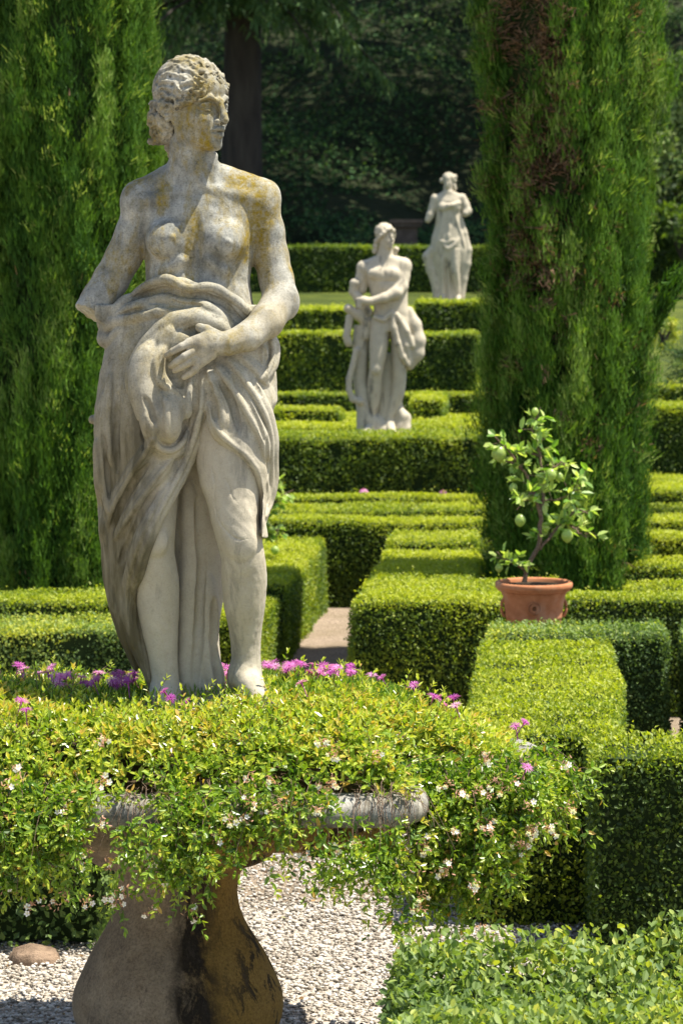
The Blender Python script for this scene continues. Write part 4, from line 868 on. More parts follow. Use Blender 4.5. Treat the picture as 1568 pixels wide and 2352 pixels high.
# hand: flat back, four bent fingers, thumb under the cloth
A.chain([(528, 787, 132, 26), (500, 787, 142, 25), (474, 794, 148, 26)], 8, flat=1.25); A.cone((486, 778, 144, 20), (446, 788, 152, 15), 6); A.cone((486, 808, 142, 20), (464, 830, 148, 14), 6)
for a, b, c_, d_ in (((448, 784, 156), (428, 793, 162), (408, 804, 156), (394, 813, 142)), ((454, 803, 158), (434, 815, 164), (416, 827, 158), (403, 837, 143)), ((458, 818, 154), (443, 830, 158), (427, 839, 153), (412, 847, 140)), ((466, 832, 150), (457, 845, 152), (446, 854, 148), (433, 862, 138))):
    A.chain([(*a, 10), (*b, 8.8), (*c_, 8.2), (*d_, 7)], 1.8)
TH = [(505, 770, 134, 14), (482, 757, 134, 12), (466, 751, 130, 10)]
# thighs and legs
B.loft([(800, 460, 580, 0, 50), (860, 424, 606, 4, 80), (927, 436, 614, 14, 86), (1000, 446, 611, 26, 84), (1060, 453, 606, 36, 80), (1110, 462, 602, 44, 74), (1150, 479, 599, 52, 68), (1192, 488, 597, 58, 62), (1235, 500, 604, 60, 60), (1275, 511, 611, 54, 58), (1324, 510, 615, 38, 58), (1390, 515, 610, 22, 58), (1440, 526, 602, 14, 48), (1480, 531, 599, 10, 40), (1512, 532, 599, 10, 38), (1560, 530, 604, 14, 42)], 12)
B.ell((560, 1236, 106), (30, 34, 14), 16); B.ell((566, 1284, 92), (16, 18, 10), 12); B.ell((548, 1190, 104), (30, 40, 10), 20)
B.chain([(556, 1545, 18, 32), (580, 1568, 56, 27), (602, 1590, 96, 22)], 14); B.ell((548, 1566, 0), (26, 24, 28), 14)
for i, (du, rr) in enumerate(((-17, 11), (-6, 9.5), (4, 9), (13, 8.5), (21, 8))): B.chain([(604 + du, 1592, 104, rr), (610 + du * 1.1, 1598, 120 - i * 3, rr * .9), (612 + du * 1.1, 1604, 130 - i * 4, rr * .8)], 3)
B.loft([(820, 310, 400, -6, 46), (880, 268, 436, 0, 80), (960, 270, 438, 4, 82), (1040, 284, 430, 10, 76), (1113, 298, 412, 14, 68), (1170, 304, 408, 20, 62), (1215, 304, 405, 26, 58), (1262, 306, 402, 22, 54), (1341, 308, 413, 4, 58), (1400, 314, 412, -2, 56), (1456, 326, 409, -4, 50), (1510, 340, 408, -2, 42), (1548, 346, 411, 0, 40), (1600, 348, 418, 6, 44)], 12)
B.ell((362, 1238, 72), (28, 30, 14), 14); B.chain([(380, 1590, 16, 34), (388, 1612, 60, 26), (392, 1625, 90, 20)], 12)
head(B, 441, 8, 130, math.radians(50))
B.ell((389, 268, 52), (9, 17, 8), 5)
# fine erosion cracks on the thigh
for c_ in ([(490, 1060), (500, 1100), (497, 1150), (506, 1186), (528, 1212), (552, 1230), (572, 1226)], [(524, 1092), (536, 1108), (534, 1130), (548, 1142)]):
    B.ridge([(a, b, 1.7) for a, b in c_], 2, -.5, 'cut')
G = B.F; uu = B.ax[0][:, None, None]; vv = B.ax[1][None, :, None]; ww = B.ax[2][None, None, :]
G += (.5 * np.sin(uu * .19 + 2 * np.sin(vv * .05)) * np.sin(vv * .17 + ww * .11) * np.sin(ww * .21 + 1)).astype(np.float32)
BF = B.F.copy(); AS = np.minimum.accumulate(A.F, axis=2)      # the arm swept towards the viewer, so that no cloth passes in front of it
A.chain(TH, 4); B.F = smin(B.F, A.F, 10.)

# ---- drapery
D = Vol((164, 600, -151), (700, 1650, 215), HV); off = np.round((D.lo - B.lo) / HV).astype(int)
body = np.full(D.F.shape, 60., np.float32); n0 = D.n; lim = np.minimum(n0[:], B.n - off)
# overlap region of the two grids
src = [slice(max(0, off[i]), min(B.n[i], off[i] + n0[i])) for i in range(3)]; dst = [slice(max(0, -off[i]), max(0, -off[i]) + (src[i].stop - src[i].start)) for i in range(3)]
body[tuple(dst)] = BF[tuple(src)]; D.ref = body
arms = np.full(D.F.shape, 60., np.float32); arms[tuple(dst)] = AS[tuple(src)]; arms[:, :, dst[2].stop:] = arms[:, :, dst[2].stop - 1:dst[2].stop]
def wrap(poly, t, k=8.):
    m = poly_sdf(D, poly)[:, :, None]; d = -smin(-(body - t), -m, k); D.F[:] = smin(D.F, d, 8.)
# skirt core on the figure's right, long fall to the ground
D.loft([(700, 262, 575, -8, 80), (740, 258, 590, -8, 92), (800, 246, 600, -10, 100), (860, 230, 600, -10, 100), (930, 218, 560, -12, 96), (1000, 214, 470, -14, 92), (1100, 228, 400, -16, 84), (1192, 242, 350, -18, 78), (1275, 240, 322, -20, 70), (1341, 246, 312, -22, 62), (1407, 262, 312, -24, 56), (1480, 290, 328, -26, 50), (1550, 328, 350, -28, 44), (1610, 350, 372, -28, 40)], 10, p=2.2)
wrap([(225, 700), (590, 700), (612, 860), (480, 870), (470, 930), (443, 1030), (410, 1107), (362, 1192), (330, 1275), (311, 1341), (300, 1407), (230, 1407), (215, 1000)], 15, 5.)
# cloth across the far thigh, hem line sweeping down behind the knee
wrap([(470, 850), (640, 760), (640, 1240), (604, 1225), (606, 1130), (597, 1072), (572, 1036), (538, 1010), (508, 984), (486, 935)], 15, 5.)
D.loft([(760, 596, 634, -24, 46), (840, 590, 636, -24, 50), (868, 580, 612, -20, 56), (930, 560, 617, -8, 70), (984, 560, 633, -6, 68), (1060, 566, 630, -10, 62), (1130, 572, 627, -14, 52), (1180, 576, 620, -18, 44), (1232, 578, 599, -20, 30)], 10)
# backing support between the legs
D.loft([(940, 330, 520, -74, 60), (1113, 385, 500, -76, 50), (1291, 392, 513, -74, 44), (1374, 396, 511, -72, 42), (1456, 398, 498, -68, 38), (1530, 400, 504, -60, 40), (1620, 396, 520, -50, 44)], 8, p=2.6)
for c_ in ([(430, 1110, 18), (440, 1250, 20), (432, 1400, 20), (424, 1600, 18)], [(475, 1330, 16), (478, 1420, 18), (474, 1500, 18), (500, 1600, 20)], [(452, 1450, 8), (448, 1600, 10)]): D.ridge(c_, 12, .5)
for c_ in ([(452, 1150, 7), (462, 1300, 8), (456, 1440, 8), (446, 1600, 8)], [(492, 1380, 6), (490, 1480, 7), (505, 1590, 6)]): D.ridge(c_, 8, -.1, 'cut')
# rolled belt of cloth below the ribs
R_ = D.ridge
R_([(300, 700, 12), (322, 680, 12), (350, 664, 13), (386, 652, 13), (420, 656, 13), (450, 668, 13), (485, 670, 13), (525, 690, 13), (560, 716, 13), (586, 742, 12)], 14, .3, lift=2)
R_([(300, 684, 8), (318, 668, 9), (340, 656, 9), (368, 644, 10), (392, 640, 11), (412, 648, 10), (428, 662, 9), (455, 664, 9), (482, 656, 10), (506, 664, 10), (530, 680, 10), (552, 692, 10), (572, 714, 10), (588, 738, 9)], 2.5, -.2, lift=5, smooth=10)
R_([(300, 680, 12), (285, 700, 14), (268, 722, 14), (262, 736, 12)], 8, .25)
R_([(268, 726, 12), (309, 708, 13), (340, 698, 13), (375, 684, 12), (425, 698, 13), (475, 703, 13), (505, 722, 13), (535, 752, 14), (548, 772, 12)], 6, .15)
R_([(232, 762, 15), (252, 742, 13), (302, 732, 12), (345, 722, 12), (372, 714, 12), (420, 722, 9)], 6, .15)
D.ell((240, 776, 8), (17, 21, 26), 8)
R_([(250, 790, 10), (262, 770, 8), (285, 752, 7)], 6, .3)
for c_ in ([(300, 694, 5), (345, 676, 6), (378, 664, 6), (430, 672, 6), (480, 680, 6), (520, 697, 6), (560, 735, 6)], [(280, 722, 4), (330, 712, 5), (370, 700, 5), (430, 712, 5), (470, 722, 5)], [(400, 690, 4), (420, 700, 4), (470, 702, 4)]): R_([(a_, b_, r_ * 1.2) for a_, b_, r_ in c_], 3, .0, 'cut')
# gathered bundle held by the hand
for c_, q in (([(536, 770, 16), (502, 742, 17), (456, 728, 17), (420, 732, 17), (388, 750, 18), (357, 780, 17), (334, 808, 16), (318, 842, 15), (312, 876, 15), (328, 908, 15), (348, 950, 15), (364, 990, 16)], 10.),
           ([(400, 760, 26), (372, 810, 28), (352, 860, 30), (362, 900, 28), (380, 950, 30), (395, 1000, 30)], 12.), ([(352, 790, 18), (336, 840, 22), (338, 890, 25), (354, 940, 26), (375, 985, 24)], 14.), ([(440, 760, 22), (410, 800, 20)], 12.)): R_(c_, q, .0, lift=5, smooth=10)
for c_ in ([(384, 800, 10), (367, 822, 11), (368, 862, 12), (392, 888, 13), (418, 898, 13), (427, 918, 13), (412, 948, 13), (390, 975, 12), (376, 1000, 12)], [(352, 950, 11), (362, 1000, 12), (380, 1028, 14), (408, 1030, 13), (430, 1008, 12), (436, 980, 12)],
           [(386, 905, 14), (398, 930, 18), (396, 960, 17), (400, 1000, 16)]): R_([(a_, b_, r_ * 1.3) for a_, b_, r_ in c_], 12, .45, lift=2, smooth=14); R_([(a_, b_, r_ * .5) for a_, b_, r_ in c_], 4, -.2, smooth=12)
for c_ in ([(395, 822, 7), (392, 858, 8), (412, 880, 7), (440, 880, 6)], [(430, 760, 7), (455, 762, 8), (480, 752, 6)], [(345, 905, 5), (358, 930, 6), (370, 965, 5)]): R_([(a_, b_, r_ * 1.1) for a_, b_, r_ in c_], 6, -.1, 'cut', smooth=14)
# folds fanning from the hand
for c_ in ([(470, 862, 11), (472, 900, 13), (468, 935, 15), (455, 990, 14), (440, 1035, 12), (410, 1098, 12), (364, 1185, 11), (332, 1268, 11), (312, 1335, 11), (308, 1407, 11), (322, 1480, 10), (344, 1556, 10)],
           [(446, 862, 10), (440, 905, 12), (434, 950, 12)], [(482, 845, 10), (498, 890, 12), (516, 925, 13), (518, 965, 12), (512, 984, 10)], [(500, 838, 10), (532, 878, 12), (560, 920, 13), (584, 965, 12), (604, 1000, 10), (614, 1060, 9)],
           [(526, 822, 9), (558, 860, 11), (590, 905, 12), (612, 950, 12), (624, 1000, 11), (624, 1100, 10), (612, 1180, 9)],
           [(486, 928, 9), (496, 962, 11), (512, 992, 12), (540, 1014, 12), (572, 1040, 12), (595, 1076, 12), (603, 1130, 11), (601, 1215, 8)],
           [(560, 820, 8), (592, 850, 9), (612, 880, 9)], [(622, 770, 10), (630, 810, 10), (620, 850, 9), (602, 868, 8)], [(604, 790, 7), (606, 830, 8)],
           [(362, 1000, 9), (340, 1040, 10), (314, 1074, 10), (290, 1115, 10), (270, 1146, 11), (256, 1186, 10), (246, 1240, 9)],
           [(400, 1050, 9), (370, 1085, 10), (330, 1140, 10), (296, 1190, 9), (272, 1230, 8)], [(390, 1110, 7), (352, 1180, 8), (322, 1250, 8), (300, 1320, 7), (292, 1400, 7), (308, 1480, 6)],
           [(246, 900, 8), (236, 1000, 9), (246, 1120, 8), (256, 1170, 7)], [(262, 860, 8), (256, 960, 8), (262, 1060, 7)], [(226, 1010, 7), (236, 1130, 8), (248, 1250, 8), (252, 1330, 8), (276, 1430, 8), (312, 1540, 8)]): R_([(a_, b_, r_ * 1.32) for a_, b_, r_ in c_], 9, .5, smooth=8); R_([(a_, b_, r_ * .52) for a_, b_, r_ in c_], 4, -.1, smooth=10)
for c_ in ([(456, 880, 6), (455, 930, 7), (446, 975, 6)], [(486, 875, 6), (498, 925, 7), (502, 960, 6)], [(510, 872, 6), (534, 912, 7), (548, 950, 7), (556, 990, 6)], [(540, 860, 6), (574, 915, 7), (594, 955, 6), (612, 1010, 5)], [(574, 850, 5), (604, 905, 6)], [(348, 1060, 6), (310, 1110, 7), (282, 1160, 7), (264, 1215, 6)], [(372, 1110, 6), (335, 1165, 6), (306, 1225, 6), (280, 1290, 6)],
           [(246, 1000, 4), (252, 1080, 5), (258, 1140, 4)], [(278, 900, 5), (274, 1000, 6), (276, 1080, 5)], [(616, 1000, 4), (618, 1080, 5), (614, 1150, 4)], [(610, 800, 4), (614, 850, 4)], [(330, 960, 6), (342, 1000, 7), (338, 1030, 6)]): R_([(a_, b_, r_ * 1.15) for a_, b_, r_ in c_], 4, -.12, 'cut')
D.ell((211, 964, -12), (8, 10, 12), 5)
# the cloth stays just outside arm and hand: carve the hand's space slightly
D.F[:] = np.maximum(D.F, -(arms - .5))
uu = D.ax[0][:, None, None]; vv = D.ax[1][None, :, None]; ww = D.ax[2][None, None, :]
D.F += (.7 * np.sin(uu * .11 + 2 * np.sin(vv * .03)) * np.sin(vv * .07 + ww * .1)).astype(np.float32)

# ---- hair
H = Vol((325, 112, -110), (550, 392, 120), 2.0)
P, E, Cn = head(H, 441, 8, 130, math.radians(50), hair=True); r = np.random.default_rng(4)
E(-12, 0, 206, 86, 78, 77, 4)
S_, (U, Vv, W) = H.sl(H.lo, H.lo + H.n * H.h); th = math.radians(50); fU = (U - 441) * math.sin(th) + (W - 8) * math.cos(th); lL = (U - 441) * math.cos(th) - (W - 8) * math.sin(th)
cut = ((fU - 79) + (Vv - 190) * .62) / 1.18      # behind the hairline only
H.F = np.maximum(H.F, cut.astype(np.float32)); H.F = np.maximum(H.F, (Vv - 300).astype(np.float32))
# wavy locks combed back from the hairline
for row in range(-7, 8):
    l0 = row * 10.5; f0 = 80 - abs(l0) * .32 - (abs(l0) / 60) ** 3 * 14; v0 = 190 + (abs(l0) / 70) ** 1.6 * 60
    pts = []
    for i in range(14):
        t = i / 13; f = f0 - t * 96; v = v0 - 10 - 46 * math.sin(t * 2.0) + 30 * t; l = l0 * (1 + .35 * math.sin(t * 3)) + 5 * math.sin(t * 17 + row * 1.3)
        q = np.array([(f + 12) / 86, (v - 206) / 78, l / 77]); q = q / max(np.linalg.norm(q), .3) * (1.0 + .012 * math.sin(t * 21 + row)); pts.append((*P(q[0] * 86 - 12, q[2] * 77, q[1] * 78 + 206), (4.6 - 1.6 * t)))
    H.chain(pts, 3)
def scalp(t, depth, lift=1.):      # t -1..1 along the hairline, depth backwards
    a = abs(t); l = 72 * math.sin(t * 1.5); f = 86 - 90 * a ** 1.6 - depth * 32; v = 194 + 80 * a ** 1.2 - depth * 26
    q = np.array([(f + 12) / 86, (v - 206) / 80, l / 76]); q = q / np.linalg.norm(q) * lift
    return np.array(P(q[0] * 86 - 12, q[2] * 76, q[1] * 80 + 206))
for dep, rad_, ph in ((0.02, 8.5, 0.), (.34, 7.5, 1.7), (.66, 6.5, 3.1), (1.0, 5.5, .8)):      # rolled waves round the face
    pts = []
    for t in np.linspace(-1, 1, 64): pts.append((*scalp(t, dep + .13 * math.sin(t * 22 + ph), 1.03 + .022 * math.sin(t * 34 + ph * 2)), rad_ * (1 + .3 * math.sin(t * 29 + ph))))
    H.chain(pts, 2.5)
for i in range(90):
    c0 = scalp(r.uniform(-1, 1), r.uniform(-.05, .9), r.uniform(1.03, 1.075)); rr = r.uniform(4.5, 8); d1 = norm(r.normal(size=3)); d2 = norm(np.cross(d1, r.normal(size=3)))
    H.chain([(*(c0 + rr * (d1 * math.cos(x * .8) + d2 * math.sin(x * .8))), 3.8) for x in range(6)], 2)
for i in range(70):
    H.ell(tuple(scalp(r.uniform(-1, 1), r.uniform(.05, .7), 1.10)), (r.uniform(3, 5), r.uniform(3, 5), r.uniform(3, 6)), 2, 'cut')
for c_, rr in (((396, 232, 40), 19), ((384, 252, 34), 18), ((402, 262, 44), 13), ((376, 276, 20), 20), ((356, 264, 0), 16), ((352, 276, -8), 15), ((362, 300, -4), 20), ((384, 296, 12), 20), ((364, 318, -8), 16), ((382, 318, -2), 15), ((374, 240, 10), 22), ((388, 336, -22), 13), ((393, 356, -26), 10), ((398, 372, -26), 6)): H.ell(c_, (rr, rr, rr), 7)
for i in range(46):
    c0 = np.array([r.uniform(348, 396), r.uniform(240, 326), 0]); wsf = H.surf(c0[0], c0[1])
    if wsf is None: continue
    c0[2] = wsf - 1; a0 = r.uniform(0, 6.28); rr = r.uniform(5, 9); H.chain([(c0[0] + rr * math.cos(a0 + x * .8), c0[1] + rr * math.sin(a0 + x * .8), c0[2], 3.4) for x in range(6)], 3)
for i in range(70):
    u = r.uniform(360, 500); v = r.uniform(150, 260); wsf = H.surf(u, v)
    if wsf is None: continue
    H.ell((u, v, wsf), (r.uniform(2, 5), r.uniform(2, 4), 4), 3, 'cut')
uu = H.ax[0][:, None, None]; vv = H.ax[1][None, :, None]; ww = H.ax[2][None, None, :]
H.F += (1.0 * np.sin(uu * .31 + 2 * np.sin(vv * .12)) * np.sin(vv * .27 + ww * .2)).astype(np.float32)
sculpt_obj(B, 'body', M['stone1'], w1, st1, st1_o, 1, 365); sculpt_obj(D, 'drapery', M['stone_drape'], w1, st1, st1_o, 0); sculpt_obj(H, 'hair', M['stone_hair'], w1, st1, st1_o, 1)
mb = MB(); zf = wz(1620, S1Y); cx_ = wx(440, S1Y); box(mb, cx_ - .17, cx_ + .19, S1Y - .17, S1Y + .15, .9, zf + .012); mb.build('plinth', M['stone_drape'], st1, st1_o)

# ================================================================== second statue (male, bare chest, drapery and tree stump); units: 1 = half a display px of a detail view
def far_statue(Yc, u_of, v_of, sc_, name_label, build, feet, plinth_half, ground):
    k_ = Yc / F
    def tw(V): return np.stack([(u_of + V[:, 0] * sc_ - CX) * k_, Yc - V[:, 2] * sc_ * k_, EYE - (v_of + V[:, 1] * sc_ - HZ) * k_], 1)
    zf = EYE - (v_of + feet[1] * sc_ - HZ) * k_; xf = (u_of + feet[0] * sc_ - CX) * k_; o = (xf, Yc, ground)
    root = empty('statue', o); tag(root, name_label, 'statue', 'garden statues'); Bv, Dv, Hv = build()
    sculpt_obj(Bv, 'body', M['stone2'], tw, root, o); sculpt_obj(Dv, 'drapery', M['stone2'], tw, root, o); sculpt_obj(Hv, 'hair', M['stone2'], tw, root, o)
    mb = MB(); h_ = plinth_half; box(mb, xf - h_, xf + h_, Yc - h_ * .8, Yc + h_ * .8, zf - .12, zf + .01); box(mb, xf - h_ * .86, xf + h_ * .86, Yc - h_ * .7, Yc + h_ * .7, ground - .1, zf - .122); box(mb, xf - h_ * 1.1, xf + h_ * 1.1, Yc - h_ * .9, Yc + h_ * .9, ground - .3, ground + .12)
    mb.build('pedestal', M['stone2'], root, o)
def build2():
    B = Vol((160, 460, -170), (860, 2190, 260), 8.)
    B.loft([(750, 440, 610, -10, 70), (790, 370, 660, -12, 80), (840, 330, 690, -10, 98), (900, 372, 690, 0, 104), (960, 384, 692, 0, 100), (1040, 398, 690, 0, 92), (1110, 425, 690, 2, 90), (1180, 425, 700, 0, 98), (1260, 410, 700, 0, 100), (1330, 400, 690, 0, 96)], 30, p=2.3)
    B.cone((480, 770, -10, 40), (350, 830, -10, 52), 40); B.cone((560, 770, -10, 40), (650, 820, -5, 58), 40)
    B.chain([(520, 660, 10, 56), (515, 720, 0, 56), (515, 770, -6, 62)], 24)
    for u in (440, 560): B.ell((u, 880, 82), (66, 44, 30), 24)
    for v in (990, 1060, 1120): B.ell((520, v, 82), (46, 28, 20), 18)
    B.cone((505, 860, 110, 5), (520, 1140, 104, 6), 16, 'cut'); B.cone((430, 940, 96, 4), (620, 940, 100, 4), 14, 'cut')
    B.ell((655, 815, 0), (66, 64, 60), 24)
    B.chain([(656, 820, 0, 60), (652, 900, 20, 54), (640, 980, 60, 50), (600, 1030, 110, 48), (500, 1070, 140, 38), (400, 1095, 150, 31)], 16)
    B.chain([(400, 1095, 150, 31), (345, 1090, 152, 36), (310, 1110, 146, 32)], 8); 
    for i in range(4): B.chain([(318, 1075 + i * 22, 170, 13), (288, 1080 + i * 20, 160, 12), (300, 1095 + i * 18, 136, 11)], 3)
    B.chain([(345, 830, -10, 52), (335, 910, -14, 50), (330, 1000, -10, 44)], 18)
    B.chain([(238, 1220, 20, 32), (222, 1320, 30, 28), (212, 1370, 34, 30)], 12); B.ell((222, 1400, 36), (32, 36, 26), 8)
    for i in range(4): B.chain([(206 + i * 13, 1400, 46, 10), (208 + i * 14, 1430, 44, 9), (216 + i * 12, 1445, 30, 8)], 3)
    B.loft([(1230, 396, 560, 10, 86), (1330, 392, 552, 20, 88), (1440, 390, 540, 36, 82), (1540, 392, 520, 48, 72), (1620, 390, 500, 50, 64), (1700, 378, 488, 30, 58), (1790, 372, 486, 12, 58), (1880, 376, 474, 4, 50), (1980, 392, 450, 0, 38), (2050, 384, 446, 4, 38)], 18)
    B.ell((442, 1625, 104), (40, 38, 16), 14); B.chain([(414, 2060, 10, 42), (385, 2100, 60, 34), (345, 2125, 110, 26)], 16)
    B.loft([(1260, 540, 700, -4, 88), (1400, 556, 696, 0, 84), (1520, 562, 690, 4, 76), (1640, 566, 682, 4, 66), (1720, 566, 680, -4, 62), (1820, 556, 668, -8, 58), (1920, 530, 634, -8, 46), (2010, 512, 588, -4, 38), (2060, 508, 590, 0, 40)], 18)
    B.chain([(550, 2060, 10, 42), (560, 2100, 60, 34), (580, 2130, 110, 26)], 16)
    head(B, 515, 10, 485, math.radians(38), .92)
    D = Vol((160, 860, -180), (860, 2190, 230), 8.)
    D.loft([(1280, 270, 400, -40, 70), (1400, 262, 392, -40, 70), (1700, 262, 380, -40, 66), (1950, 290, 420, -40, 80), (2160, 290, 710, -30, 110)], 20, p=2.4)      # stump and rock base
    D.loft([(1500, 420, 640, -60, 60), (1800, 440, 640, -60, 60), (2160, 420, 690, -50, 80)], 20)
    D.chain([(640, 1960, 0, 34), (668, 2010, 6, 44), (656, 2090, 12, 54), (640, 2140, 10, 62)], 34); D.cone((700, 1990, 50, 12), (640, 2110, 70, 14), 20, 'cut')
    D.chain([(290, 1480, 40, 26), (262, 1600, 40, 24), (232, 1700, 40, 24), (232, 1790, 40, 24), (262, 1860, 44, 26), (320, 1880, 44, 26)], 10)
    D.chain([(284, 960, 10, 46), (262, 1020, 10, 30), (300, 1060, 20, 36), (380, 1180, 20, 40)], 16); D.chain([(225, 1150, 20, 36), (300, 1200, 20, 40), (380, 1260, 10, 44), (360, 1360, 0, 50)], 16); D.ell((290, 950, 10), (54, 34, 44), 10)
    D.chain([(700, 1170, 0, 36), (740, 1280, 0, 56), (762, 1400, -4, 66), (756, 1500, -8, 62), (700, 1590, 0, 46)], 26)
    D.chain([(560, 1180, 90, 22), (580, 1300, 96, 28), (610, 1420, 96, 28), (650, 1530, 80, 26), (690, 1590, 50, 22)], 14); D.chain([(600, 1200, 90, 24), (680, 1330, 80, 28), (720, 1440, 60, 26)], 14); D.chain([(640, 1300, 80, 24), (670, 1440, 70, 30), (700, 1560, 40, 24)], 14)
    D.loft([(1165, 560, 690, -14, 96), (1230, 566, 704, -14, 100), (1330, 575, 720, -20, 104), (1480, 600, 760, -30, 90), (1580, 640, 740, -30, 60)], 20)
    D.chain([(430, 1220, 92, 18), (500, 1240, 108, 20), (560, 1180, 98, 20)], 12)
    H = Vol((400, 460, -110), (650, 760, 150), 6.); P, E, Cn = head(H, 515, 10, 485, math.radians(38), .92, hair=True); E(-14, 0, 204, 88, 80, 80, 5)
    S_, (U, Vv, W) = H.sl(H.lo, H.lo + H.n * H.h); th = math.radians(38); fU = (U - 515) * math.sin(th) + (W - 10) * math.cos(th); H.F = np.maximum(H.F, ((fU - 58) + (Vv - 545) * .7).astype(np.float32) / 1.22)
    rr_ = np.random.default_rng(8)
    for i in range(40):
        t = rr_.uniform(-1, 1); a = abs(t); q = P(84 - 82 * a ** 1.6, 76 * math.sin(t * 1.45), 178 + 84 * a ** 1.2); H.ell(q, (15, 14, 15), 5)
    for q in ((440, 660, 20), (436, 700, 10), (600, 690, 0), (585, 720, -6), (450, 620, 30)): H.ell(q, (22, 26, 22), 10)
    uu = H.ax[0][:, None, None]; vv = H.ax[1][None, :, None]; ww = H.ax[2][None, None, :]; H.F += (5 * np.sin(uu * .16 + 2 * np.sin(vv * .07)) * np.sin(vv * .15 + ww * .09)).astype(np.float32)
    return B, D, H
far_statue(23.9, 733.1, 370.9, .2934, 'pale statue of a bare-chested man with cloak and tree stump above the tall dark hedge', build2, (510, 2140), .30, 0.02)
def build3():
    B = Vol((780, 60, -120), (1240, 1110, 160), 7.)
    B.loft([(235, 960, 1060, 0, 40), (262, 920, 1110, -4, 46), (300, 900, 1124, 0, 56), (350, 914, 1112, 4, 60), (420, 922, 1106, 4, 58), (500, 916, 1104, 4, 56), (600, 890, 1120, 0, 66), (700, 880, 1130, 0, 70)], 20, p=2.3)
    B.chain([(1004, 200, 4, 34), (1006, 250, 0, 36)], 14); B.ell((965, 360, 50), (38, 36, 26), 14); B.ell((1060, 360, 50), (38, 36, 26), 14)
    B.chain([(905, 290, 0, 36), (888, 360, 0, 32), (866, 420, 10, 30), (848, 458, 16, 26)], 12); B.chain([(1112, 290, 0, 40), (1136, 340, 0, 38), (1156, 390, 10, 34), (1140, 408, 30, 28)], 12)
    B.chain([(1085, 330, 52, 20), (1040, 345, 70, 17), (1008, 350, 72, 20)], 8)
    for i in range(4): B.chain([(1012, 338 + i * 10, 82, 6.5), (994, 344 + i * 9, 78, 6), (990, 352 + i * 8, 68, 5.5)], 2)
    B.loft([(700, 900, 990, 0, 50), (820, 930, 990, 6, 42), (900, 944, 996, 0, 38), (1060, 950, 990, 0, 30)], 14); B.loft([(680, 1000, 1120, 20, 60), (800, 1016, 1100, 40, 50), (870, 1024, 1092, 44, 44), (960, 1046, 1100, 20, 36), (1070, 1060, 1104, 4, 28)], 14)
    B.chain([(968, 1060, 10, 26), (950, 1080, 60, 20)], 10); B.chain([(1082, 1060, 10, 26), (1086, 1085, 60, 20)], 10)
    head(B, 1008, 2, 88, math.radians(-14), .57)
    D = Vol((780, 290, -130), (1240, 1110, 150), 7.)
    D.loft([(296, 926, 1104, 0, 58), (330, 914, 1112, 0, 63), (420, 912, 1106, 0, 64), (500, 906, 1110, 0, 66), (600, 876, 1134, -4, 80), (700, 868, 1166, -8, 86), (780, 880, 1160, -14, 80), (880, 900, 1140, -20, 66), (980, 916, 1126, -24, 56), (1095, 920, 1124, -24, 56)], 14, p=2.3)
    D.chain([(880, 690, 0, 34), (840, 745, 0, 34), (870, 850, -6, 34), (905, 950, -10, 32), (925, 1070, -10, 34)], 14); D.chain([(1100, 420, 20, 16), (1130, 560, 10, 26), (1160, 690, 0, 32), (1150, 800, -6, 34), (1126, 920, -10, 32), (1108, 1060, -10, 30)], 14)
    for c_ in ([(1050, 370, 10), (1068, 460, 12), (1100, 560, 14), (1130, 680, 14)], [(960, 420, 8), (950, 520, 10), (925, 620, 12), (905, 720, 12)], [(1010, 400, 8), (1014, 520, 10), (1000, 620, 12)], [(950, 640, 10), (1000, 690, 14), (1050, 660, 14), (1090, 600, 12)], [(960, 740, 12), (965, 860, 14), (966, 1060, 12)], [(1060, 700, 22), (1058, 830, 24), (1076, 960, 18), (1084, 1070, 16)], [(930, 620, 8), (990, 640, 10), (1060, 610, 10)]): D.ridge(c_, 10, .2)
    for c_ in ([(985, 760, 10), (990, 1070, 12)], [(1030, 780, 10), (1036, 1070, 12)]): D.ridge(c_, 10, -.3, 'cut')
    H = Vol((920, 60, -80), (1100, 260, 90), 5.); P, E, Cn = head(H, 1008, 2, 88, math.radians(-14), .57, hair=True); E(-14, 0, 204, 90, 82, 84, 5)
    S_, (U, Vv, W) = H.sl(H.lo, H.lo + H.n * H.h); th = math.radians(-14); fU = (U - 1008) * math.sin(th) + (W - 2) * math.cos(th); H.F = np.maximum(H.F, ((fU - 36) + (Vv - 122) * .7).astype(np.float32) / 1.22)
    for q in ((1056, 150, -10), (1052, 190, -10), (958, 150, -6), (1058, 210, -16), (1060, 120, -10)): H.ell(q, (18, 22, 20), 6)
    return B, D, H
far_statue(36.6, 733.1, 370.9, .2934, 'farthest pale marble statue of a long-robed figure with missing forearms, against the dark hill', build3, (1020, 1092), .30, float(terrain(36.6)))

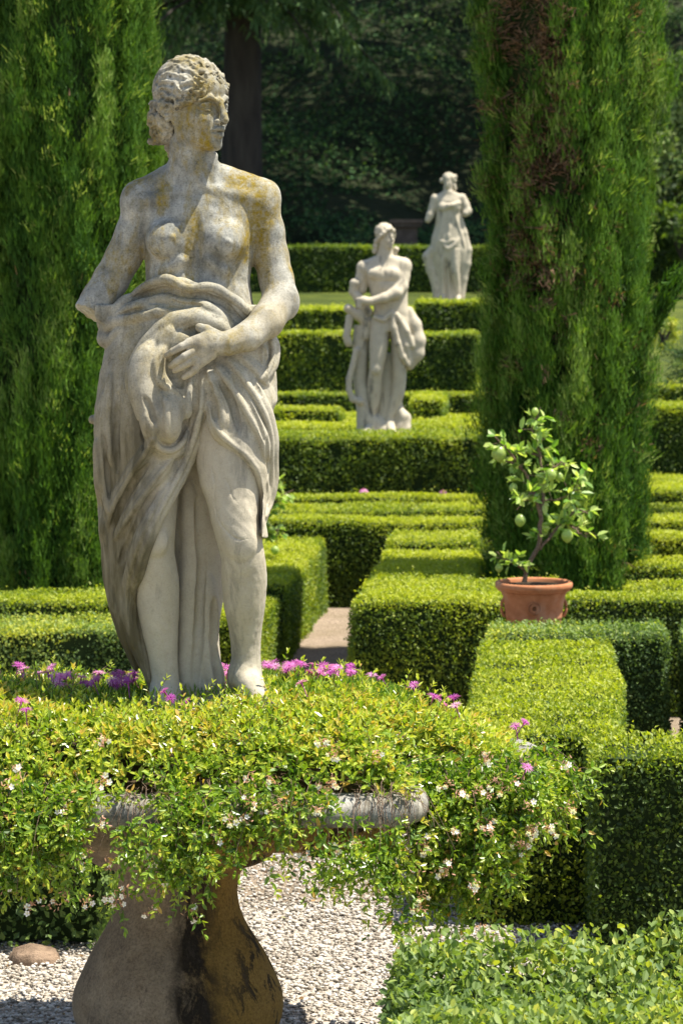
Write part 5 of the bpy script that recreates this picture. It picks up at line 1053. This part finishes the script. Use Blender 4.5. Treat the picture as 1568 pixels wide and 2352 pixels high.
# ------------------------------------------------------------------ terracotta pots with lemon trees
def pot(cx, cy, zb, R, h, label):
    root = empty('terracotta_pot', (cx, cy, zb)); tag(root, label, 'flower pot', 'terracotta pots with lemon trees'); o = (cx, cy, zb)
    mb = MB(); pr = [(.0, .0), (.60, 0), (.66, .02), (.69, .20), (.70, .21), (.695, .23), (.715, .33), (.73, .34), (.725, .36), (.76, .55), (.80, .72), (.845, .80), (.85, .815), (.84, .825)]
    lathe(mb, [(a * R, b * h) for a, b in pr], o, 64); mb.build('body', M['terra'], root, o)
    mb = MB(); pr = [(.84, .82), (.88, .825), (.93, .84), (.945, .86), (.94, .875), (.985, .885), (1.0, .92), (1.0, .96), (.985, .99), (.95, 1.0), (.90, .995), (.88, .97), (.86, .90)]
    lathe(mb, [(a * R, b * h) for a, b in pr], o, 64); mb.build('rim', M['terra'], root, o)
    mb = MB(); lathe(mb, [(.001, .93 * h), (.5 * R, .935 * h), (.88 * R, .92 * h)], o, 32); mb.build('soil', M['soil'], root, o)
    mb = MB(); c = np.array([cx - .01, cy - R * .775, zb + h * .56])
    for k_ in range(16):
        a = k_ / 16 * 6.283; tube(mb, [c + np.array([math.cos(a) * .012, -.006, math.sin(a) * .012]) * (R / .21), c + np.array([math.cos(a) * .028, -.004, math.sin(a) * .028]) * (R / .21)], [.004, .005], 6)
    th = np.linspace(0, 6.283, 25); tube(mb, np.stack([c[0] + .034 * np.cos(th), np.full(25, c[1]), c[2] + .034 * np.sin(th)], 1), .005, 6); lathe(mb, [(.0, .0), (.008, .006)], tuple(c), 10); mb.build('rosette', M['terra'], root, o)
    for sg in (-1, 1):
        mb = MB(); th = np.linspace(-1.4, 1.4, 12); tube(mb, np.stack([cx + sg * (R * .72 + .025 * np.cos(th)), np.full(12, cy), zb + h * .52 + .05 * np.sin(th)], 1), .009, 8); mb.build('handle', M['terra'], root, o)
    return root
def lemon(cx, cy, z0, uv2p, limbs, label, n_leaf, fruits, seed):
    root = empty('lemon_tree', (cx, cy, z0)); tag(root, label, 'tree', 'potted lemon trees'); o = (cx, cy, z0); r = np.random.default_rng(seed)
    tb = MB(); lv = MB()
    for L_ in limbs:
        P = np.array([[*uv2p(u, v, dy)] for u, v, dy, _ in L_]); rad = [q[3] for q in L_]; d = np.concatenate([[0], np.cumsum(np.linalg.norm(np.diff(P, axis=0), axis=1))]); t = np.linspace(0, d[-1], 14)
        C = np.stack([np.interp(t, d, P[:, a]) for a in range(3)], 1); C[1:-1] += r.normal(0, .004, C[1:-1].shape); tube(tb, C, np.interp(t, d, rad), 8)
        if L_[0][3] < .012:
            n = int(d[-1] * n_leaf)
            for _ in range(n):
                q = r.uniform(.12, 1.0); b = np.array([np.interp(q * d[-1], t, C[:, a]) for a in range(3)]); D = norm(r.normal(size=3) * np.array([1, .8, .7]) + np.array([0, 0, .35])); tw_ = b + D * r.uniform(.01, .08)
                tube(tb, [b, tw_], [.002, .0012], 4); m = int(r.integers(2, 5)); dd = D + r.normal(0, .8, (m, 3))
                leaves(lv, np.tile(tw_, (m, 1)), dd, np.array([0, -.2, .8]) + r.normal(0, .5, (m, 3)), r.uniform(.045, .08, m), r.uniform(.024, .038, m), np.clip(r.normal(.78, .24, m), 0, 1), 'oval', fold=.3)
    tb.build('trunk', M['twig'], root, o); lv.build('foliage', M['citrus'], root, o)
    for u, v, dy, s_ in fruits:
        c = np.array(uv2p(u, v, dy)); mb = MB(); lathe(mb, [(.0001, -1.15 * s_), (.25 * s_, -1.05 * s_), (.6 * s_, -.75 * s_), (.88 * s_, -.3 * s_), (.9 * s_, .15 * s_), (.7 * s_, .6 * s_), (.35 * s_, .92 * s_), (.0001, 1.0 * s_)], c, 16, .85); mb.build('lemon', M['citrus'], root, o)
    return root
P1Y = 13.3; zb = wz(1440, P1Y); R1 = 89 / F * P1Y; cx1 = wx(1225, P1Y)
def blk(x, y, s_, z1, label):
    root = empty('stone_block', (x, y, 0)); tag(root, label, 'pedestal', 'stone blocks under the pots'); mb = MB(); box(mb, x - s_, x + s_, y - s_, y + s_, 0, z1 - .05); mb.build('shaft', M['rock'], root, (x, y, 0)); mb = MB(); box(mb, x - s_ - .02, x + s_ + .02, y - s_ - .02, y + s_ + .02, z1 - .048, z1 - .002); mb.build('slab', M['rock'], root, (x, y, 0))
zb1 = zb - .045
blk(cx1, P1Y, .17, zb1, 'stone block under the near terracotta pot, behind the grey-green hedge'); pot(cx1, P1Y, zb1, R1, wz(1335, P1Y) - zb1, 'wide terracotta pot with a rosette standing behind the grey-green hedge')
def p1(u, v, dy): return (wx(u, P1Y), P1Y + dy, wz(v, P1Y))
T0 = (1203, 1338, 0, .014)
lemon(cx1, P1Y, wz(1345, P1Y), p1, [
    [T0, (1210, 1300, 0, .012), (1234, 1262, 0, .0125), (1240, 1215, 0, .0122), (1240, 1180, 0, .0121)],
    [(1203, 1310, 0, .009), (1180, 1290, -.05, .007), (1160, 1280, -.08, .005), (1135, 1262, -.1, .003)],
    [(1238, 1262, 0, .010), (1268, 1225, .03, .008), (1300, 1195, .05, .006), (1330, 1170, .05, .004), (1350, 1180, .0, .003)], [(1300, 1200, .05, .007), (1325, 1220, .0, .004), (1345, 1235, -.03, .003)],
    [(1240, 1180, 0, .011), (1222, 1120, 0, .009), (1195, 1070, 0, .006), (1160, 1030, -.03, .005), (1128, 995, -.05, .003)], [(1200, 1075, 0, .007), (1165, 1060, .05, .005), (1135, 1045, .05, .003)],
    [(1240, 1180, 0, .011), (1250, 1110, .02, .009), (1240, 1040, .03, .006), (1222, 990, .03, .005), (1240, 935, .0, .003)], [(1250, 1110, .02, .008), (1270, 1070, -.05, .006), (1290, 1060, -.05, .004), (1300, 1075, -.05, .002)],
    [(1245, 1050, .03, .007), (1215, 1040, .1, .005), (1190, 1045, .1, .003)], [(1240, 1150, .03, .007), (1285, 1150, .05, .005), (1335, 1120, .02, .003), (1342, 1085, .0, .002)], [(1225, 1130, 0, .006), (1200, 1150, -.04, .004), (1185, 1170, -.04, .003)]],
    'young lemon tree with bright leaves and green fruit in the near terracotta pot', 52, [(1145, 1040, -.03, .045), (1193, 1193, -.03, .034), (1262, 1088, -.06, .034), (1300, 1228, -.05, .036), (1178, 1120, 0, .026), (1338, 1105, 0, .028), (1143, 1300, -.08, .024), (1283, 1095, .0, .026), (1228, 945, 0, .022)], 71)
P2Y = 17.6; zb2 = wz(1448, P2Y); cx2 = wx(563, P2Y)
pot(cx2, P2Y, zb2, .19, wz(1375, P2Y) - zb2, 'terracotta pot half hidden behind the legs of the stone woman')
blk(cx2, P2Y, .13, zb2, 'stone block hidden under the pot behind the stone woman')
def p2(u, v, dy): return (wx(u, P2Y), P2Y + dy, wz(v, P2Y))
lemon(cx2, P2Y, wz(1380, P2Y), p2, [[(563, 1380, 0, .016), (566, 1300, 0, .014), (575, 1240, 0, .012)], [(575, 1240, 0, .009), (610, 1190, 0, .007), (640, 1140, 0, .005), (675, 1125, 0, .003)], [(575, 1240, 0, .009), (600, 1150, 0, .007), (640, 1105, 0, .004)], [(585, 1250, 0, .008), (620, 1225, 0, .005), (640, 1215, 0, .004), (632, 1250, 0, .002)], [(570, 1250, 0, .009), (560, 1180, 0, .006), (545, 1120, 0, .003)]],
    'second lemon tree peeking out to the right of the knee of the stone woman', 50, [(632, 1262, -.05, .032), (625, 1215, -.05, .026)], 72)
# pink blooms behind the hedge row
for i, (u, lab) in enumerate(((835, 'leftmost pink bloom showing over the thin hedge row'), (1017, 'middle faint pink bloom showing over the thin hedge row'), (1118, 'pink bloom nearest the right cypress over the thin hedge row'))):
    Yb = 22.55; c = np.array([wx(u, Yb), Yb, wz(1134, Yb)]); root = empty('hydrangea', (c[0], c[1], 0)); tag(root, lab, 'flower', 'pink blooms over the hedge row'); r = np.random.default_rng(80 + i); mb = MB(); n = 90 if i != 1 else 40; rr = .05 if i != 1 else .032
    D = norm(r.normal(size=(n, 3))); leaves(mb, c + D * rr * .8, np.cross(D, r.normal(size=(n, 3))), D, .03, .028, r.uniform(.7, 1, n), 'oval'); mb.build('flower', M['petal'], root, (c[0], c[1], 0))
    mb = MB(); tube(mb, [(c[0], c[1], 0), tuple(c)], .006, 5); mb.build('stem', M['twig'], root, (c[0], c[1], 0))
